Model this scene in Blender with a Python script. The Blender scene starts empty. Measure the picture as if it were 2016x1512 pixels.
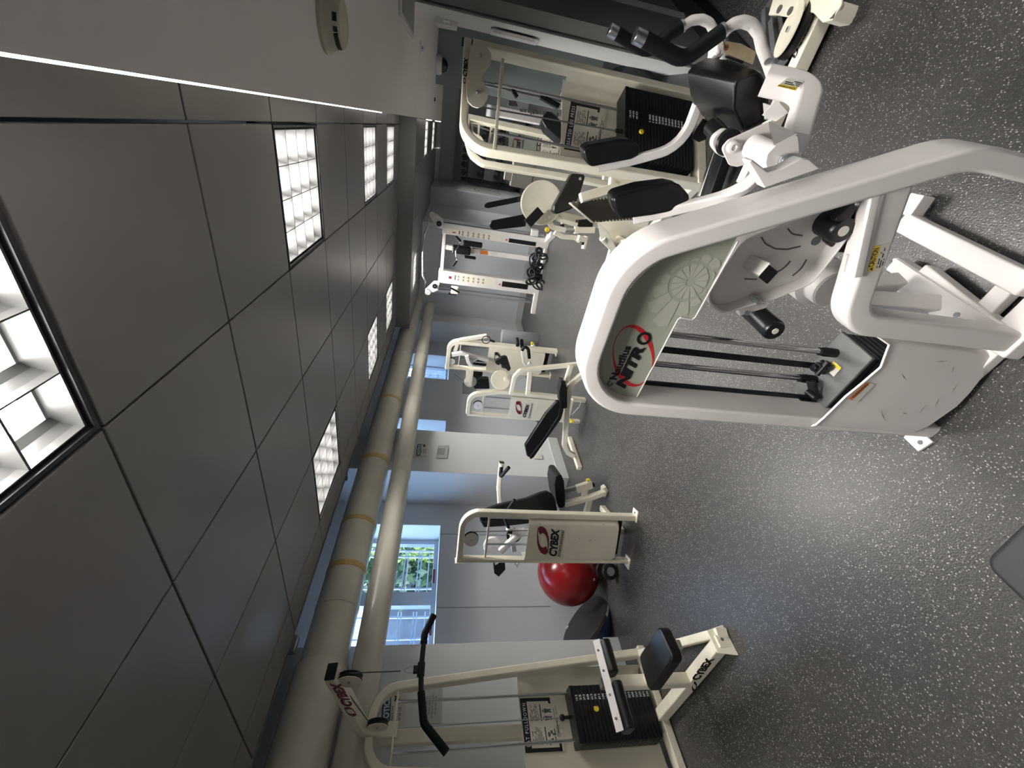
import bpy, bmesh, math, random
from mathutils import Vector as V, Matrix
random.seed(7)
PI = math.pi
col = bpy.context.scene.collection
# ---- camera calibration (portrait phone shot stored sideways) ----
RX = V((0.162898766, -0.84153964, -0.515048562))
RY = V((-0.103796781, -0.533741486, 0.839253391))
RZ = V((-0.981167768, -0.083252959, -0.174294936))
F = 802.1745; CX, CY = 1008.0, 756.0; H = 1.6
CAM = V((0, 0, H))
def ray(px, py):
    c = V(((px-CX)/F, (py-CY)/F, 1.0))
    return V((RX.dot(c), RY.dot(c), RZ.dot(c)))
def atZ(px, py, z=0.0):
    d = ray(px, py); return CAM + d*((z-H)/d.z)
def atY(px, py, y):
    d = ray(px, py); return CAM + d*(y/d.y)
def atX(px, py, x):
    d = ray(px, py); return CAM + d*(x/d.x)
class Pl:
    """a vertical (or any) plane in the room: point, in-plane horizontal angle in degrees"""
    def __init__(s, p, ang=0.0, tilt=0.0):
        s.p = V((p[0], p[1], p[2] if len(p) > 2 else 0.0)); a = math.radians(ang)
        s.u = V((math.cos(a), math.sin(a), 0)); s.n = V((-math.sin(a), math.cos(a), 0)); s.w = V((0, 0, 1))
        if tilt:
            t = math.radians(tilt); n0 = s.n.copy()
            s.n = n0*math.cos(t) + V((0, 0, 1))*math.sin(t); s.w = V((0, 0, 1))*math.cos(t) - n0*math.sin(t)
    def __call__(s, a, z, d=0.0):
        return s.p + s.u*a + s.w*z + s.n*d
    def px(s, x, y, d=0.0):
        r = ray(x, y); q = s.p + s.n*d; return CAM + r*(s.n.dot(q-CAM)/s.n.dot(r))
    def pts(s, L, d=0.0): return [s.px(a, b, d) for a, b in L]

# ---- object helpers ----
def worigin(o):
    w = V((0, 0, 0))
    while o is not None: w = w + o.location; o = o.parent
    return w
def thing(name, label, cat, loc=(0, 0, 0), group=None):
    o = bpy.data.objects.new(name, None); col.objects.link(o); o.location = loc
    o.empty_display_size = .1
    o['label'] = label; o['category'] = cat
    if group: o['group'] = group
    return o
def tag(o, label, cat, group=None):
    o['label'] = label; o['category'] = cat
    if group: o['group'] = group
    return o
def rotz(a): return Matrix.Rotation(a, 3, 'Z')
def basis(x, y, z):
    m = Matrix((x, y, z)); m.transpose(); return m
def frame(d, up):
    d = d.normalized(); s = d.cross(up)
    if s.length < 1e-6: s = d.cross(V((1, 0, 0)))
    s.normalize(); return d, s, s.cross(d).normalized()
def fillet(pts, r, seg=7, closed=False):
    pts = [V(p) for p in pts]
    if not r: return pts
    rs = r if isinstance(r, (list, tuple)) else [r]*len(pts)
    out = []; n = len(pts)
    for i, p in enumerate(pts):
        if not closed and (i == 0 or i == n-1): out.append(p); continue
        a = pts[i-1]; b = pts[(i+1) % n]; e1 = (a-p); e2 = (b-p); l1, l2 = e1.length, e2.length
        rr = rs[i]
        if l1 < 1e-6 or l2 < 1e-6 or rr <= 0: out.append(p); continue
        e1 /= l1; e2 /= l2; c = max(-1, min(1, e1.dot(e2))); ang = math.acos(c)
        if ang > PI-.02: out.append(p); continue
        t = min(rr/math.tan(ang/2), l1*.48, l2*.48); q = t*math.tan(ang/2)
        cen = p + (e1+e2).normalized()*(q/math.sin(ang/2))
        A = p+e1*t-cen; Bv = p+e2*t-cen; tot = A.angle(Bv)
        if tot < 1e-4: out.append(p); continue
        k = max(2, int(seg*tot/(PI/2)))
        for j in range(k+1):
            f = j/k; w = (A*math.sin((1-f)*tot)+Bv*math.sin(f*tot))/math.sin(tot); out.append(cen+w)
    return out
def proj(p):
    q = V(p)-CAM; c = V((RX.x*q.x+RY.x*q.y+RZ.x*q.z, RX.y*q.x+RY.y*q.y+RZ.y*q.z, RX.z*q.x+RY.z*q.y+RZ.z*q.z)); return (CX+F*c.x/c.z, CY+F*c.y/c.z)
def inside(pt, poly):
    x, y = pt; r = False; n = len(poly)
    for i in range(n):
        (x1, y1), (x2, y2) = poly[i], poly[(i+1) % n]
        if (y1 > y) != (y2 > y) and x < (x2-x1)*(y-y1)/(y2-y1)+x1: r = not r
    return r
class B:
    def __init__(s): s.bm = bmesh.new()
    def faces(s, vs, fs):
        v = [s.bm.verts.new(p) for p in vs]
        for f in fs:
            try: s.bm.faces.new([v[i] for i in f])
            except ValueError: pass
        return s
    def box(s, c, size, m=None):
        c = V(c); x, y, z = [k/2 for k in size]; vs = []
        for a in (-x, x):
            for b in (-y, y):
                for d in (-z, z):
                    p = V((a, b, d)); vs.append(c + (m @ p if m else p))
        return s.faces(vs, [(0, 1, 3, 2), (4, 6, 7, 5), (0, 4, 5, 1), (2, 3, 7, 6), (0, 2, 6, 4), (1, 5, 7, 3)])
    def box2(s, a, b):
        a, b = V(a), V(b); return s.box((a+b)/2, [abs(b[i]-a[i]) for i in range(3)])
    def beam(s, p0, p1, w, h, up=V((0, 0, 1))):
        p0, p1 = V(p0), V(p1); d, sd, u = frame(p1-p0, up)
        return s.box((p0+p1)/2, ((p1-p0).length, w, h), basis(d, sd, u))
    def sweep(s, pts, prof, n=None, closed=False, scale=None):
        pts = [V(p) for p in pts]; N = len(pts); rings = []; up = None
        for i, p in enumerate(pts):
            a = pts[i-1] if (i > 0 or closed) else p; b = pts[(i+1) % N] if (i < N-1 or closed) else p
            t1 = (p-a).normalized() if (p-a).length > 1e-9 else None; t2 = (b-p).normalized() if (b-p).length > 1e-9 else None
            t = ((t1 or t2)+(t2 or t1)).normalized(); k = 1.0
            if t1 and t2: k = 1/max(.5, math.sqrt(max(.05, (1+t1.dot(t2))/2)))
            if n is not None: nn = (V(n) - t*V(n).dot(t)).normalized(); sd = nn.cross(t).normalized()
            else:
                if up is None:
                    up = V((0, 0, 1)) if abs(t.z) < .9 else V((0, 1, 0))
                nn = (up - t*up.dot(t)).normalized(); up = nn; sd = nn.cross(t); k = 1.0
            sc = scale[i] if scale else 1.0
            rings.append([s.bm.verts.new(p + sd*(x*k*sc) + nn*(y*sc)) for x, y in prof])
        M = len(prof)
        for i in range(N if closed else N-1):
            A, C = rings[i], rings[(i+1) % N]
            for j in range(M):
                s.bm.faces.new((A[j], A[(j+1) % M], C[(j+1) % M], C[j]))
        if not closed:
            s.bm.faces.new(rings[0][::-1]); s.bm.faces.new(rings[-1])
        return s
    def rtube(s, pts, w, d, n=(0, 1, 0), fil=0, rc=.008, closed=False, seg=7):
        """rounded rectangular tube: w across the bend plane, d along the plane normal n"""
        pr = []; rc = min(rc, w*.45, d*.45)
        for cx, cy, a0 in ((w/2-rc, d/2-rc, 0), (-w/2+rc, d/2-rc, 90), (-w/2+rc, -d/2+rc, 180), (w/2-rc, -d/2+rc, 270)):
            for k in range(4):
                a = math.radians(a0+k*30); pr.append((cx+rc*math.cos(a), cy+rc*math.sin(a)))
        return s.sweep(fillet(pts, fil, seg, closed), pr, n, closed)
    def tube(s, pts, r, fil=0, seg=14, closed=False, fseg=7, scale=None):
        pr = [(r*math.cos(2*PI*k/seg), r*math.sin(2*PI*k/seg)) for k in range(seg)]
        return s.sweep(fillet(pts, fil, fseg, closed), pr, None, closed, scale)
    def cyl(s, p0, p1, r, r1=None, seg=28, cap=True):
        p0, p1 = V(p0), V(p1); r1 = r if r1 is None else r1
        d, a, b = frame(p1-p0, V((0, 0, 1)) if abs((p1-p0).normalized().z) < .95 else V((1, 0, 0)))
        A = []; C = []
        for k in range(seg):
            t = 2*PI*k/seg; w = a*math.cos(t)+b*math.sin(t)
            A.append(s.bm.verts.new(p0+w*r)); C.append(s.bm.verts.new(p1+w*r1))
        for k in range(seg): s.bm.faces.new((A[k], A[(k+1) % seg], C[(k+1) % seg], C[k]))
        if cap: s.bm.faces.new(A[::-1]); s.bm.faces.new(C)
        return s
    def lathe(s, o, ax, prof, seg=40):
        """prof: list of (radius, height along axis)"""
        o = V(o); d, a, b = frame(V(ax), V((0, 0, 1)) if abs(V(ax).normalized().z) < .95 else V((1, 0, 0)))
        rings = []
        for r, h in prof:
            if r < 1e-5: rings.append([s.bm.verts.new(o+d*h)])
            else: rings.append([s.bm.verts.new(o+d*h+(a*math.cos(2*PI*k/seg)+b*math.sin(2*PI*k/seg))*r) for k in range(seg)])
        for A, C in zip(rings, rings[1:]):
            for k in range(seg):
                k2 = (k+1) % seg
                if len(A) == 1 and len(C) == 1: continue
                if len(A) == 1: s.bm.faces.new((A[0], C[k], C[k2]))
                elif len(C) == 1: s.bm.faces.new((A[k], C[0], A[k2]))
                else: s.bm.faces.new((A[k], C[k], C[k2], A[k2]))
        return s
    def sphere(s, c, r, u=32, v=20):
        c = V(c); r = (r, r, r) if not isinstance(r, (tuple, list)) else r
        m = Matrix.Translation(c) @ Matrix.Diagonal((r[0], r[1], r[2], 1))
        bmesh.ops.create_uvsphere(s.bm, u_segments=u, v_segments=v, radius=1, matrix=m); return s
    def prism(s, pts, n, th, fil=0, seg=6):
        """polygon (list of points) thickened by th along n"""
        P = fillet(pts, fil, seg, True); n = V(n).normalized()*th
        A = [s.bm.verts.new(p) for p in P]; C = [s.bm.verts.new(p+n) for p in P]; k = len(P)
        s.bm.faces.new(A[::-1]); s.bm.faces.new(C)
        for i in range(k): s.bm.faces.new((A[i], A[(i+1) % k], C[(i+1) % k], C[i]))
        return s
    def sheet(s, rows, n, th):
        """grid of points (rows) thickened along n"""
        n = V(n).normalized()*th; R = len(rows); K = len(rows[0])
        A = [[s.bm.verts.new(p) for p in r] for r in rows]; C = [[s.bm.verts.new(p+n) for p in r] for r in rows]
        for i in range(R-1):
            for j in range(K-1):
                s.bm.faces.new((A[i][j], A[i+1][j], A[i+1][j+1], A[i][j+1])); s.bm.faces.new((C[i][j], C[i][j+1], C[i+1][j+1], C[i+1][j]))
        edge = [(0, j) for j in range(K)]+[(i, K-1) for i in range(1, R)]+[(R-1, j) for j in range(K-2, -1, -1)]+[(i, 0) for i in range(R-2, 0, -1)]
        for k in range(len(edge)):
            a, b = edge[k], edge[(k+1) % len(edge)]
            s.bm.faces.new((A[a[0]][a[1]], A[b[0]][b[1]], C[b[0]][b[1]], C[a[0]][a[1]]))
        return s
    def ob(s, name, mat, parent=None, bev=0, bseg=2, smooth=True, sub=0, ang=35, kind=None, label=None):
        bmesh.ops.recalc_face_normals(s.bm, faces=s.bm.faces)
        me = bpy.data.meshes.new(name)
        if parent is not None:
            bmesh.ops.translate(s.bm, verts=s.bm.verts, vec=-worigin(parent))
        s.bm.to_mesh(me); s.bm.free()
        me.materials.append(mat)
        o = bpy.data.objects.new(name, me); col.objects.link(o)
        if parent is not None: o.parent = parent
        if kind: o['kind'] = kind
        if label: o['label'] = label
        if smooth:
            for p in me.polygons: p.use_smooth = True
            try: me.set_sharp_from_angle(angle=math.radians(ang))
            except Exception: pass
            if not bev and ang >= 50:
                w = o.modifiers.new('wn', 'WEIGHTED_NORMAL'); w.keep_sharp = True; w.weight = 80
        if bev:
            m = o.modifiers.new('bevel', 'BEVEL'); m.width = bev; m.segments = bseg; m.limit_method = 'ANGLE'; m.angle_limit = math.radians(40)
            m.harden_normals = False
            for p in me.polygons: p.use_smooth = True
            for e in me.edges: e.use_edge_sharp = False
            if bseg >= 2:
                w = o.modifiers.new('wn', 'WEIGHTED_NORMAL'); w.keep_sharp = False
        if sub:
            m = o.modifiers.new('sub', 'SUBSURF'); m.levels = sub; m.render_levels = sub
        return o
def regroup(o, origin):
    """move a top-level mesh object's origin to a point inside the thing"""
    origin = V(origin); o.data.transform(Matrix.Translation(-origin)); o.location = origin; return o

# ---- materials ----
MATS = {}
def mat(name, c, rough=.5, metal=0, nz=0.0, nsc=20, bump=0, bsc=200, spec=.5, emit=None, es=0, coat=0, alpha=None):
    if name in MATS: return MATS[name]
    m = bpy.data.materials.new(name); m.use_nodes = True; N = m.node_tree.nodes; L = m.node_tree.links
    b = N['Principled BSDF']; b.inputs['Base Color'].default_value = (*c, 1); b.inputs['Roughness'].default_value = rough
    b.inputs['Metallic'].default_value = metal; b.inputs['Specular IOR Level'].default_value = spec
    if coat: b.inputs['Coat Weight'].default_value = coat; b.inputs['Coat Roughness'].default_value = .15
    if emit: b.inputs['Emission Color'].default_value = (*emit, 1); b.inputs['Emission Strength'].default_value = es
    tc = N.new('ShaderNodeTexCoord')
    if nz:
        n = N.new('ShaderNodeTexNoise'); n.inputs['Scale'].default_value = nsc; n.inputs['Detail'].default_value = 5
        L.new(tc.outputs['Object'], n.inputs['Vector'])
        r = N.new('ShaderNodeValToRGB'); r.color_ramp.elements[0].position = .3; r.color_ramp.elements[1].position = .7
        r.color_ramp.elements[0].color = (*[max(0, k*(1-nz)) for k in c], 1); r.color_ramp.elements[1].color = (*[min(1, k*(1+nz*.5)) for k in c], 1)
        L.new(n.outputs['Fac'], r.inputs['Fac']); L.new(r.outputs['Color'], b.inputs['Base Color'])
    if bump:
        n2 = N.new('ShaderNodeTexNoise'); n2.inputs['Scale'].default_value = bsc; n2.inputs['Detail'].default_value = 3
        L.new(tc.outputs['Object'], n2.inputs['Vector'])
        bp = N.new('ShaderNodeBump'); bp.inputs['Strength'].default_value = bump; bp.inputs['Distance'].default_value = .002
        L.new(n2.outputs['Fac'], bp.inputs['Height']); L.new(bp.outputs['Normal'], b.inputs['Normal'])
    MATS[name] = m; return m
M_white = mat('white powder coat', (.71, .68, .665), .38, nz=.05, nsc=6, bump=.08, bsc=500)
M_cream = mat('almond powder coat', (.80, .755, .625), .36, nz=.07, nsc=8, bump=.05, bsc=400)
M_creamd = mat('almond sheet metal', (.76, .72, .60), .42, nz=.06, nsc=5)
M_vinyl = mat('black vinyl', (.006, .006, .0065), .34, bump=.12, bsc=350, spec=.4)
M_foam = mat('black foam grip', (.005, .005, .006), .6, bump=.2, bsc=600, spec=.25)
M_plastic = mat('black plastic', (.007, .007, .008), .42, spec=.35)
M_black = mat('black enamel', (.009, .009, .0095), .35, spec=.35)
M_dark = mat('dark grey steel', (.11, .11, .11), .45, nz=.15, nsc=12)
M_chrome = mat('chrome', (.62, .62, .64), .16, 1.0)
M_alu = mat('brushed aluminium', (.66, .66, .67), .28, 1.0, bump=.1, bsc=300)
M_steel = mat('galvanised steel', (.5, .52, .55), .35, .9)
M_stack = mat('weight plates', (.007, .007, .0075), .4, bump=.2, bsc=90, spec=.3)
M_logo = mat('grey green logo panel', (.40, .42, .345), .3)
M_logo2 = mat('pale shell print', (.475, .49, .415), .3)
M_red = mat('red print', (.62, .02, .03), .4)
M_maroon = mat('maroon print', (.16, .006, .022), .4)
M_ink = mat('black print', (.008, .008, .01), .45)
M_paper = mat('placard', (.74, .70, .60), .4)
M_yellow = mat('yellow knob', (.85, .62, .03), .35)
M_lyellow = mat('yellow label', (.78, .58, .06), .45)
M_orange = mat('orange label', (.72, .20, .03), .45)
M_lwhite = mat('label paper', (.62, .60, .55), .5)
M_blue = mat('notice blue', (.012, .022, .10), .4)
M_wtext = mat('white print', (.75, .75, .75), .5)
M_wall = mat('blue grey wall paint', (.58, .60, .63), .42, nz=.05, nsc=1.5, bump=.1, bsc=60)
M_col = mat('grey column paint', (.62, .63, .64), .38, nz=.04, nsc=1.2, bump=.1, bsc=60)
M_teal = mat('dusky green grey paint', (.26, .30, .29), .5, nz=.05, nsc=2)
M_rwall = mat('pale grey paint', (.62, .62, .61), .5, nz=.05, nsc=2)
M_door = mat('dark grey door paint', (.24, .24, .24), .6)
M_soffit = mat('off white plaster', (.80, .765, .74), .6, nz=.05, nsc=1.5, bump=.12, bsc=120)
M_pipe = mat('cream pipe jacket', (.62, .60, .52), .22, nz=.09, nsc=3, bump=.1, bsc=10)
M_band = mat('ochre tape', (.55, .38, .15), .5, nz=.15, nsc=14)
M_reveal = mat('white painted reveal', (.75, .78, .82), .5)
M_slab = mat('dark plenum paint', (.045, .05, .06), .8)
M_ball = mat('red exercise ball', (.25, .008, .012), .22, nz=.05, nsc=4, bump=.05, bsc=40)
M_bosu = mat('navy rubber dome', (.012, .03, .085), .35)
M_glass = None
# ---- lettering ----
def text_mesh(s, bold=0.0, shear=0.0, space=1.0):
    cu = bpy.data.curves.new('t', 'FONT'); cu.body = s; cu.size = 1; cu.offset = bold; cu.shear = shear; cu.space_character = space; cu.extrude = .0; cu.resolution_u = 3
    o = bpy.data.objects.new('t', cu); me = bpy.data.meshes.new_from_object(o); bpy.data.objects.remove(o); bpy.data.curves.remove(cu); return me
def put(b, P2, faces, A, R, U, n, th):
    """map flat 2d points onto a surface and give them a little thickness"""
    k = len(P2)
    lo = [b.bm.verts.new(A + R*x + U*y) for x, y in P2]; hi = [b.bm.verts.new(A + R*x + U*y + n*th) for x, y in P2]
    cnt = {}
    for f in faces:
        try: b.bm.faces.new([hi[i] for i in f])
        except ValueError: continue
        for i, j in zip(f, list(f[1:])+[f[0]]): cnt[(i, j)] = 1
    for (i, j) in list(cnt):
        if (j, i) not in cnt:
            try: b.bm.faces.new((lo[i], lo[j], hi[j], hi[i]))
            except ValueError: pass
    return b
def lettering(s, A, Bp, T, m, parent, out, name='lettering', bold=.02, shear=0.0, th=.0006, space=1.0, low=False):
    """text from A (baseline start) to Bp (baseline end), T a point at cap height above A; out = surface normal"""
    me = text_mesh(s, bold, shear, space); vs = [v.co for v in me.vertices]
    if not vs: return None
    x0 = min(v.x for v in vs); x1 = max(v.x for v in vs); y1 = .7 if not low else max(v.y for v in vs)
    A, Bp, T = V(A), V(Bp), V(T); R = (Bp-A)/(x1-x0); U = (T-A); U = U - R.normalized()*U.dot(R.normalized())*(1 if True else 0); U = U/y1
    b = B(); put(b, [(v.x-x0, v.y) for v in vs], [list(p.vertices) for p in me.polygons], A, R, U, V(out).normalized(), th)
    bpy.data.meshes.remove(me)
    return b.ob(name, m, parent, smooth=False)
COMMA = [(.5, .23), (.2, .25), (-.08, .235), (-.3, .17), (-.44, .06), (-.5, -.06), (-.485, -.17), (-.42, -.215), (-.33, -.20), (-.24, -.15), (-.2, -.12), (-.25, -.07), (-.26, .0), (-.2, .09), (-.08, .16), (.1, .195), (.3, .21)]
def swirl(c, R, U, m1, m2, parent, out, th=.0006):
    """the two-comma emblem, width |R|, height |U|/2"""
    for sgn, m in ((1, m1), (-1, m2)):
        b = B(); P = [(x*sgn, y*sgn) for x, y in COMMA]
        put(b, P, [list(range(len(P)))], V(c), V(R), V(U), V(out).normalized(), th); b.ob('emblem', m, parent, smooth=False)
def fine_print(A, R, D, rows, m, parent, out, name='fine_print', fill=.8, seed=1, h=.45, th=.0004):
    """illegible small print: A top-left, R full width vector, D full height vector (down)"""
    rd = random.Random(seed); b = B(); A, R, D = V(A), V(R), V(D)
    for r in range(rows):
        x = 0.0; end = rd.uniform(.7, 1) if r < rows-1 else rd.uniform(.35, .8)
        while x < end:
            w = rd.uniform(.03, .11)
            if rd.random() < fill:
                y = (r+.25)/rows; put(b, [(x, y), (min(end, x+w), y), (min(end, x+w), y+h/rows), (x, y+h/rows)], [[0, 1, 2, 3]], A, R, D, V(out).normalized(), th)
            x += w+.015
    return b.ob(name, m, parent, smooth=False)
def rect(b, A, R, D, u0, v0, u1, v1, out, th=.0005):
    return put(b, [(u0, v0), (u1, v0), (u1, v1), (u0, v1)], [[0, 1, 2, 3]], V(A), V(R), V(D), V(out).normalized(), th)
def placard(A, R, D, out, title, parent, seed=3):
    """instruction placard: A top-left, R width, D height"""
    A, R, D, out = V(A), V(R), V(D), V(out).normalized()
    b = B(); put(b, [(0, 0), (1, 0), (1, 1), (0, 1)], [[0, 1, 2, 3]], A, R, D, out, .002); p = b.ob('placard', M_paper, parent, smooth=False)
    A = A+out*.002
    b = B(); rect(b, A, R, D, 0, 0, 1, .17, out); rect(b, A, R, D, 0, .15, .07, .93, out); rect(b, A, R, D, .93, .15, 1, .82, out); rect(b, A, R, D, .0, .88, .2, .94, out); rect(b, A, R, D, .88, .76, .96, .82, out)
    rect(b, A, R, D, .12, .56, .44, .585, out); rect(b, A, R, D, .55, .50, .87, .525, out); rect(b, A, R, D, .3, .9, .55, .92, out)
    b.ob('border', M_ink, p, smooth=False)
    lettering(title, A+R*.1+D*.135+out*.0006, A+R*.9+D*.135+out*.0006, A+R*.1+D*.045+out*.0006, M_wtext, p, out, space=1.35)
    fine_print(A+R*.12+D*.22, R*.33, D*.3, 9, M_ink, p, out, seed=seed); fine_print(A+R*.55+D*.22, R*.33, D*.25, 8, M_ink, p, out, seed=seed+1)
    b = B()                                                     # little exercise figures
    for u in (.16, .30):
        put(b, [(u+.05*math.cos(t*PI/5), .66+.035*math.sin(t*PI/5)) for t in range(10)], [list(range(10))], A, R, D, out, .0005)
        rect(b, A, R, D, u+.01, .70, u+.07, .76, out); rect(b, A, R, D, u-.02, .75, u+.02, .84, out); rect(b, A, R, D, u+.02, .80, u+.10, .83, out)
    for u in (.60, .74):
        put(b, [(u+.03*math.cos(t*PI/5), .58+.02*math.sin(t*PI/5)) for t in range(10)], [list(range(10))], A, R, D, out, .0005)
        put(b, [(u-.05, .61), (u+.05, .61), (u+.03, .72), (u+.035, .8), (u+.01, .8), (u, .73), (u-.01, .8), (u-.035, .8), (u-.03, .72)], [list(range(9))], A, R, D, out, .0005)
    b.ob('figure', M_dark, p, smooth=False)
    fine_print(A+R*.25+D*.86, R*.6, D*.12, 4, M_dark, p, out, seed=seed+2)
    return p
def hull(b, pts):
    vs = [b.bm.verts.new(V(p)) for p in pts]
    r = bmesh.ops.convex_hull(b.bm, input=vs)
    bad = [g for g in r['geom_interior'] if isinstance(g, bmesh.types.BMVert)]+[g for g in r['geom_unused'] if isinstance(g, bmesh.types.BMVert)]
    if bad: bmesh.ops.delete(b.bm, geom=list(set(bad)), context='VERTS')
    return b
# ================= ROOM =================
CZ = 2.3576; GX = -.119; GY = 1.449; T = .61; XE = -2.82; ZS = 1.94
def struct(b, name, m, **k): return b.ob(name, m, None, kind='structure', **k)
# floor
def floor_material():
    m = bpy.data.materials.new('speckled rubber floor'); m.use_nodes = True; N = m.node_tree.nodes; L = m.node_tree.links
    b = N['Principled BSDF']; tc = N.new('ShaderNodeTexCoord')
    def vor(scale, thr, rad, stretch):
        mp = N.new('ShaderNodeMapping'); mp.inputs['Scale'].default_value = stretch; L.new(tc.outputs['Object'], mp.inputs['Vector'])
        v = N.new('ShaderNodeTexVoronoi'); v.inputs['Scale'].default_value = scale; L.new(mp.outputs[0], v.inputs['Vector'])
        sp = N.new('ShaderNodeSeparateColor'); L.new(v.outputs['Color'], sp.inputs['Color'])
        g = N.new('ShaderNodeMath'); g.operation = 'GREATER_THAN'; g.inputs[1].default_value = thr; L.new(sp.outputs[0], g.inputs[0])
        d = N.new('ShaderNodeMath'); d.operation = 'LESS_THAN'; d.inputs[1].default_value = rad; L.new(v.outputs['Distance'], d.inputs[0])
        mu = N.new('ShaderNodeMath'); mu.operation = 'MULTIPLY'; L.new(g.outputs[0], mu.inputs[0]); L.new(d.outputs[0], mu.inputs[1])
        return mu.outputs[0], sp.outputs[1]
    s1, c1 = vor(165, .70, .31, (1, .75, 1)); s2, c2 = vor(260, .6, .4, (.8, 1, 1)); s3, c3 = vor(110, .94, .26, (1, 1.3, 1))
    mx = N.new('ShaderNodeMath'); mx.operation = 'MAXIMUM'; L.new(s1, mx.inputs[0]); L.new(s3, mx.inputs[1])
    n = N.new('ShaderNodeTexNoise'); n.inputs['Scale'].default_value = 1.6; n.inputs['Detail'].default_value = 6; L.new(tc.outputs['Object'], n.inputs['Vector'])
    base = N.new('ShaderNodeValToRGB'); base.color_ramp.elements[0].position = .3; base.color_ramp.elements[1].position = .75
    base.color_ramp.elements[0].color = (.030, .029, .0285, 1); base.color_ramp.elements[1].color = (.046, .044, .043, 1); L.new(n.outputs['Fac'], base.inputs['Fac'])
    m1 = N.new('ShaderNodeMix'); m1.data_type = 'RGBA'; m1.inputs['B'].default_value = (.085, .083, .08, 1)
    L.new(s2, m1.inputs['Factor']); L.new(base.outputs['Color'], m1.inputs['A'])
    fc = N.new('ShaderNodeValToRGB'); fc.color_ramp.elements[0].color = (.17, .165, .155, 1); fc.color_ramp.elements[1].color = (.36, .35, .33, 1); L.new(c1, fc.inputs['Fac'])
    m2 = N.new('ShaderNodeMix'); m2.data_type = 'RGBA'; L.new(mx.outputs[0], m2.inputs['Factor']); L.new(m1.outputs['Result'], m2.inputs['A']); L.new(fc.outputs['Color'], m2.inputs['B'])
    # jigsaw tile seams
    mp = N.new('ShaderNodeMapping'); mp.inputs['Scale'].default_value = (1/.92, 1/.92, 1); mp.inputs['Location'].default_value = (.31, .12, 0); L.new(tc.outputs['Object'], mp.inputs['Vector'])
    wv = N.new('ShaderNodeTexWave'); wv.wave_type = 'BANDS'
    sx = N.new('ShaderNodeSeparateXYZ'); L.new(mp.outputs[0], sx.inputs[0])
    def seam(o, other):
        sn = N.new('ShaderNodeMath'); sn.operation = 'SINE'; ml = N.new('ShaderNodeMath'); ml.operation = 'MULTIPLY'; ml.inputs[1].default_value = 50; L.new(other, ml.inputs[0]); L.new(ml.outputs[0], sn.inputs[0])
        sc = N.new('ShaderNodeMath'); sc.operation = 'MULTIPLY'; sc.inputs[1].default_value = .018; L.new(sn.outputs[0], sc.inputs[0])
        ad = N.new('ShaderNodeMath'); L.new(o, ad.inputs[0]); L.new(sc.outputs[0], ad.inputs[1])
        fr = N.new('ShaderNodeMath'); fr.operation = 'FRACT'; L.new(ad.outputs[0], fr.inputs[0])
        lt = N.new('ShaderNodeMath'); lt.operation = 'LESS_THAN'; lt.inputs[1].default_value = .0028; L.new(fr.outputs[0], lt.inputs[0]); return lt.outputs[0]
    a = N.new('ShaderNodeMath'); a.operation = 'MAXIMUM'; L.new(seam(sx.outputs[0], sx.outputs[1]), a.inputs[0]); L.new(seam(sx.outputs[1], sx.outputs[0]), a.inputs[1])
    sf = N.new('ShaderNodeMath'); sf.operation = 'MULTIPLY'; sf.inputs[1].default_value = .8; L.new(a.outputs[0], sf.inputs[0])
    m3 = N.new('ShaderNodeMix'); m3.data_type = 'RGBA'; m3.inputs['B'].default_value = (.014, .014, .014, 1); L.new(sf.outputs[0], m3.inputs['Factor']); L.new(m2.outputs['Result'], m3.inputs['A'])
    L.new(m3.outputs['Result'], b.inputs['Base Color'])
    N.remove(wv)
    b.inputs['Roughness'].default_value = .32; b.inputs['Specular IOR Level'].default_value = .6
    bn = N.new('ShaderNodeTexNoise'); bn.inputs['Scale'].default_value = 180; bn.inputs['Detail'].default_value = 2; L.new(tc.outputs['Object'], bn.inputs['Vector'])
    bp = N.new('ShaderNodeBump'); bp.inputs['Strength'].default_value = .35; bp.inputs['Distance'].default_value = .003; L.new(bn.outputs['Fac'], bp.inputs['Height']); L.new(bp.outputs['Normal'], b.inputs['Normal'])
    return m
M_floor = floor_material()
b = B(); b.box2((-4.3, -3.2, -.08), (2.4, 16.2, 0)); struct(b, 'floor', M_floor, smooth=False)
# ceiling panels
M_ceil = mat('grey satin ceiling panel', (.175, .17, .172), .30, nz=.08, nsc=3, bump=.06, bsc=250, spec=.5)
M_ceil2 = mat('grey low ceiling', (.16, .16, .158), .4, nz=.05, nsc=3)
lights = [(-2, 0), (1, 0), (4, 0), (6, 0), (1, 3), (4, 3), (6, 3), (-5, 0), (-5, 3)]  # last two cells: unseen lights added behind the viewer for even lighting
b = B(); g = .004
for i in range(-8, 8):
    for j in range(-1, 5):
        if (i, j) in lights: continue
        x1 = GX - j*T; x0 = x1 - T; y0 = GY + i*T; y1 = y0 + T
        x1 = min(x1, -.012); x0 = max(x0, XE); y1 = min(y1, 6.08)
        if x1-x0 < .02 or y1-y0 < .02: continue
        b.box2((x0+g, y0+g, CZ), (x1-g, y1-g, CZ+.018))
struct(b, 'ceiling', M_ceil, bev=.003, bseg=2)
b = B(); b.box2((-4.3, -3.2, 2.72), (2.4, 16.2, 2.8)); struct(b, 'ceiling_slab', M_slab, smooth=False)
b = B(); b.box2((XE-.012, -3.2, CZ-.004), (XE, 6.08, CZ+.05)); struct(b, 'trim_1', M_dark, smooth=False)
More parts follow.
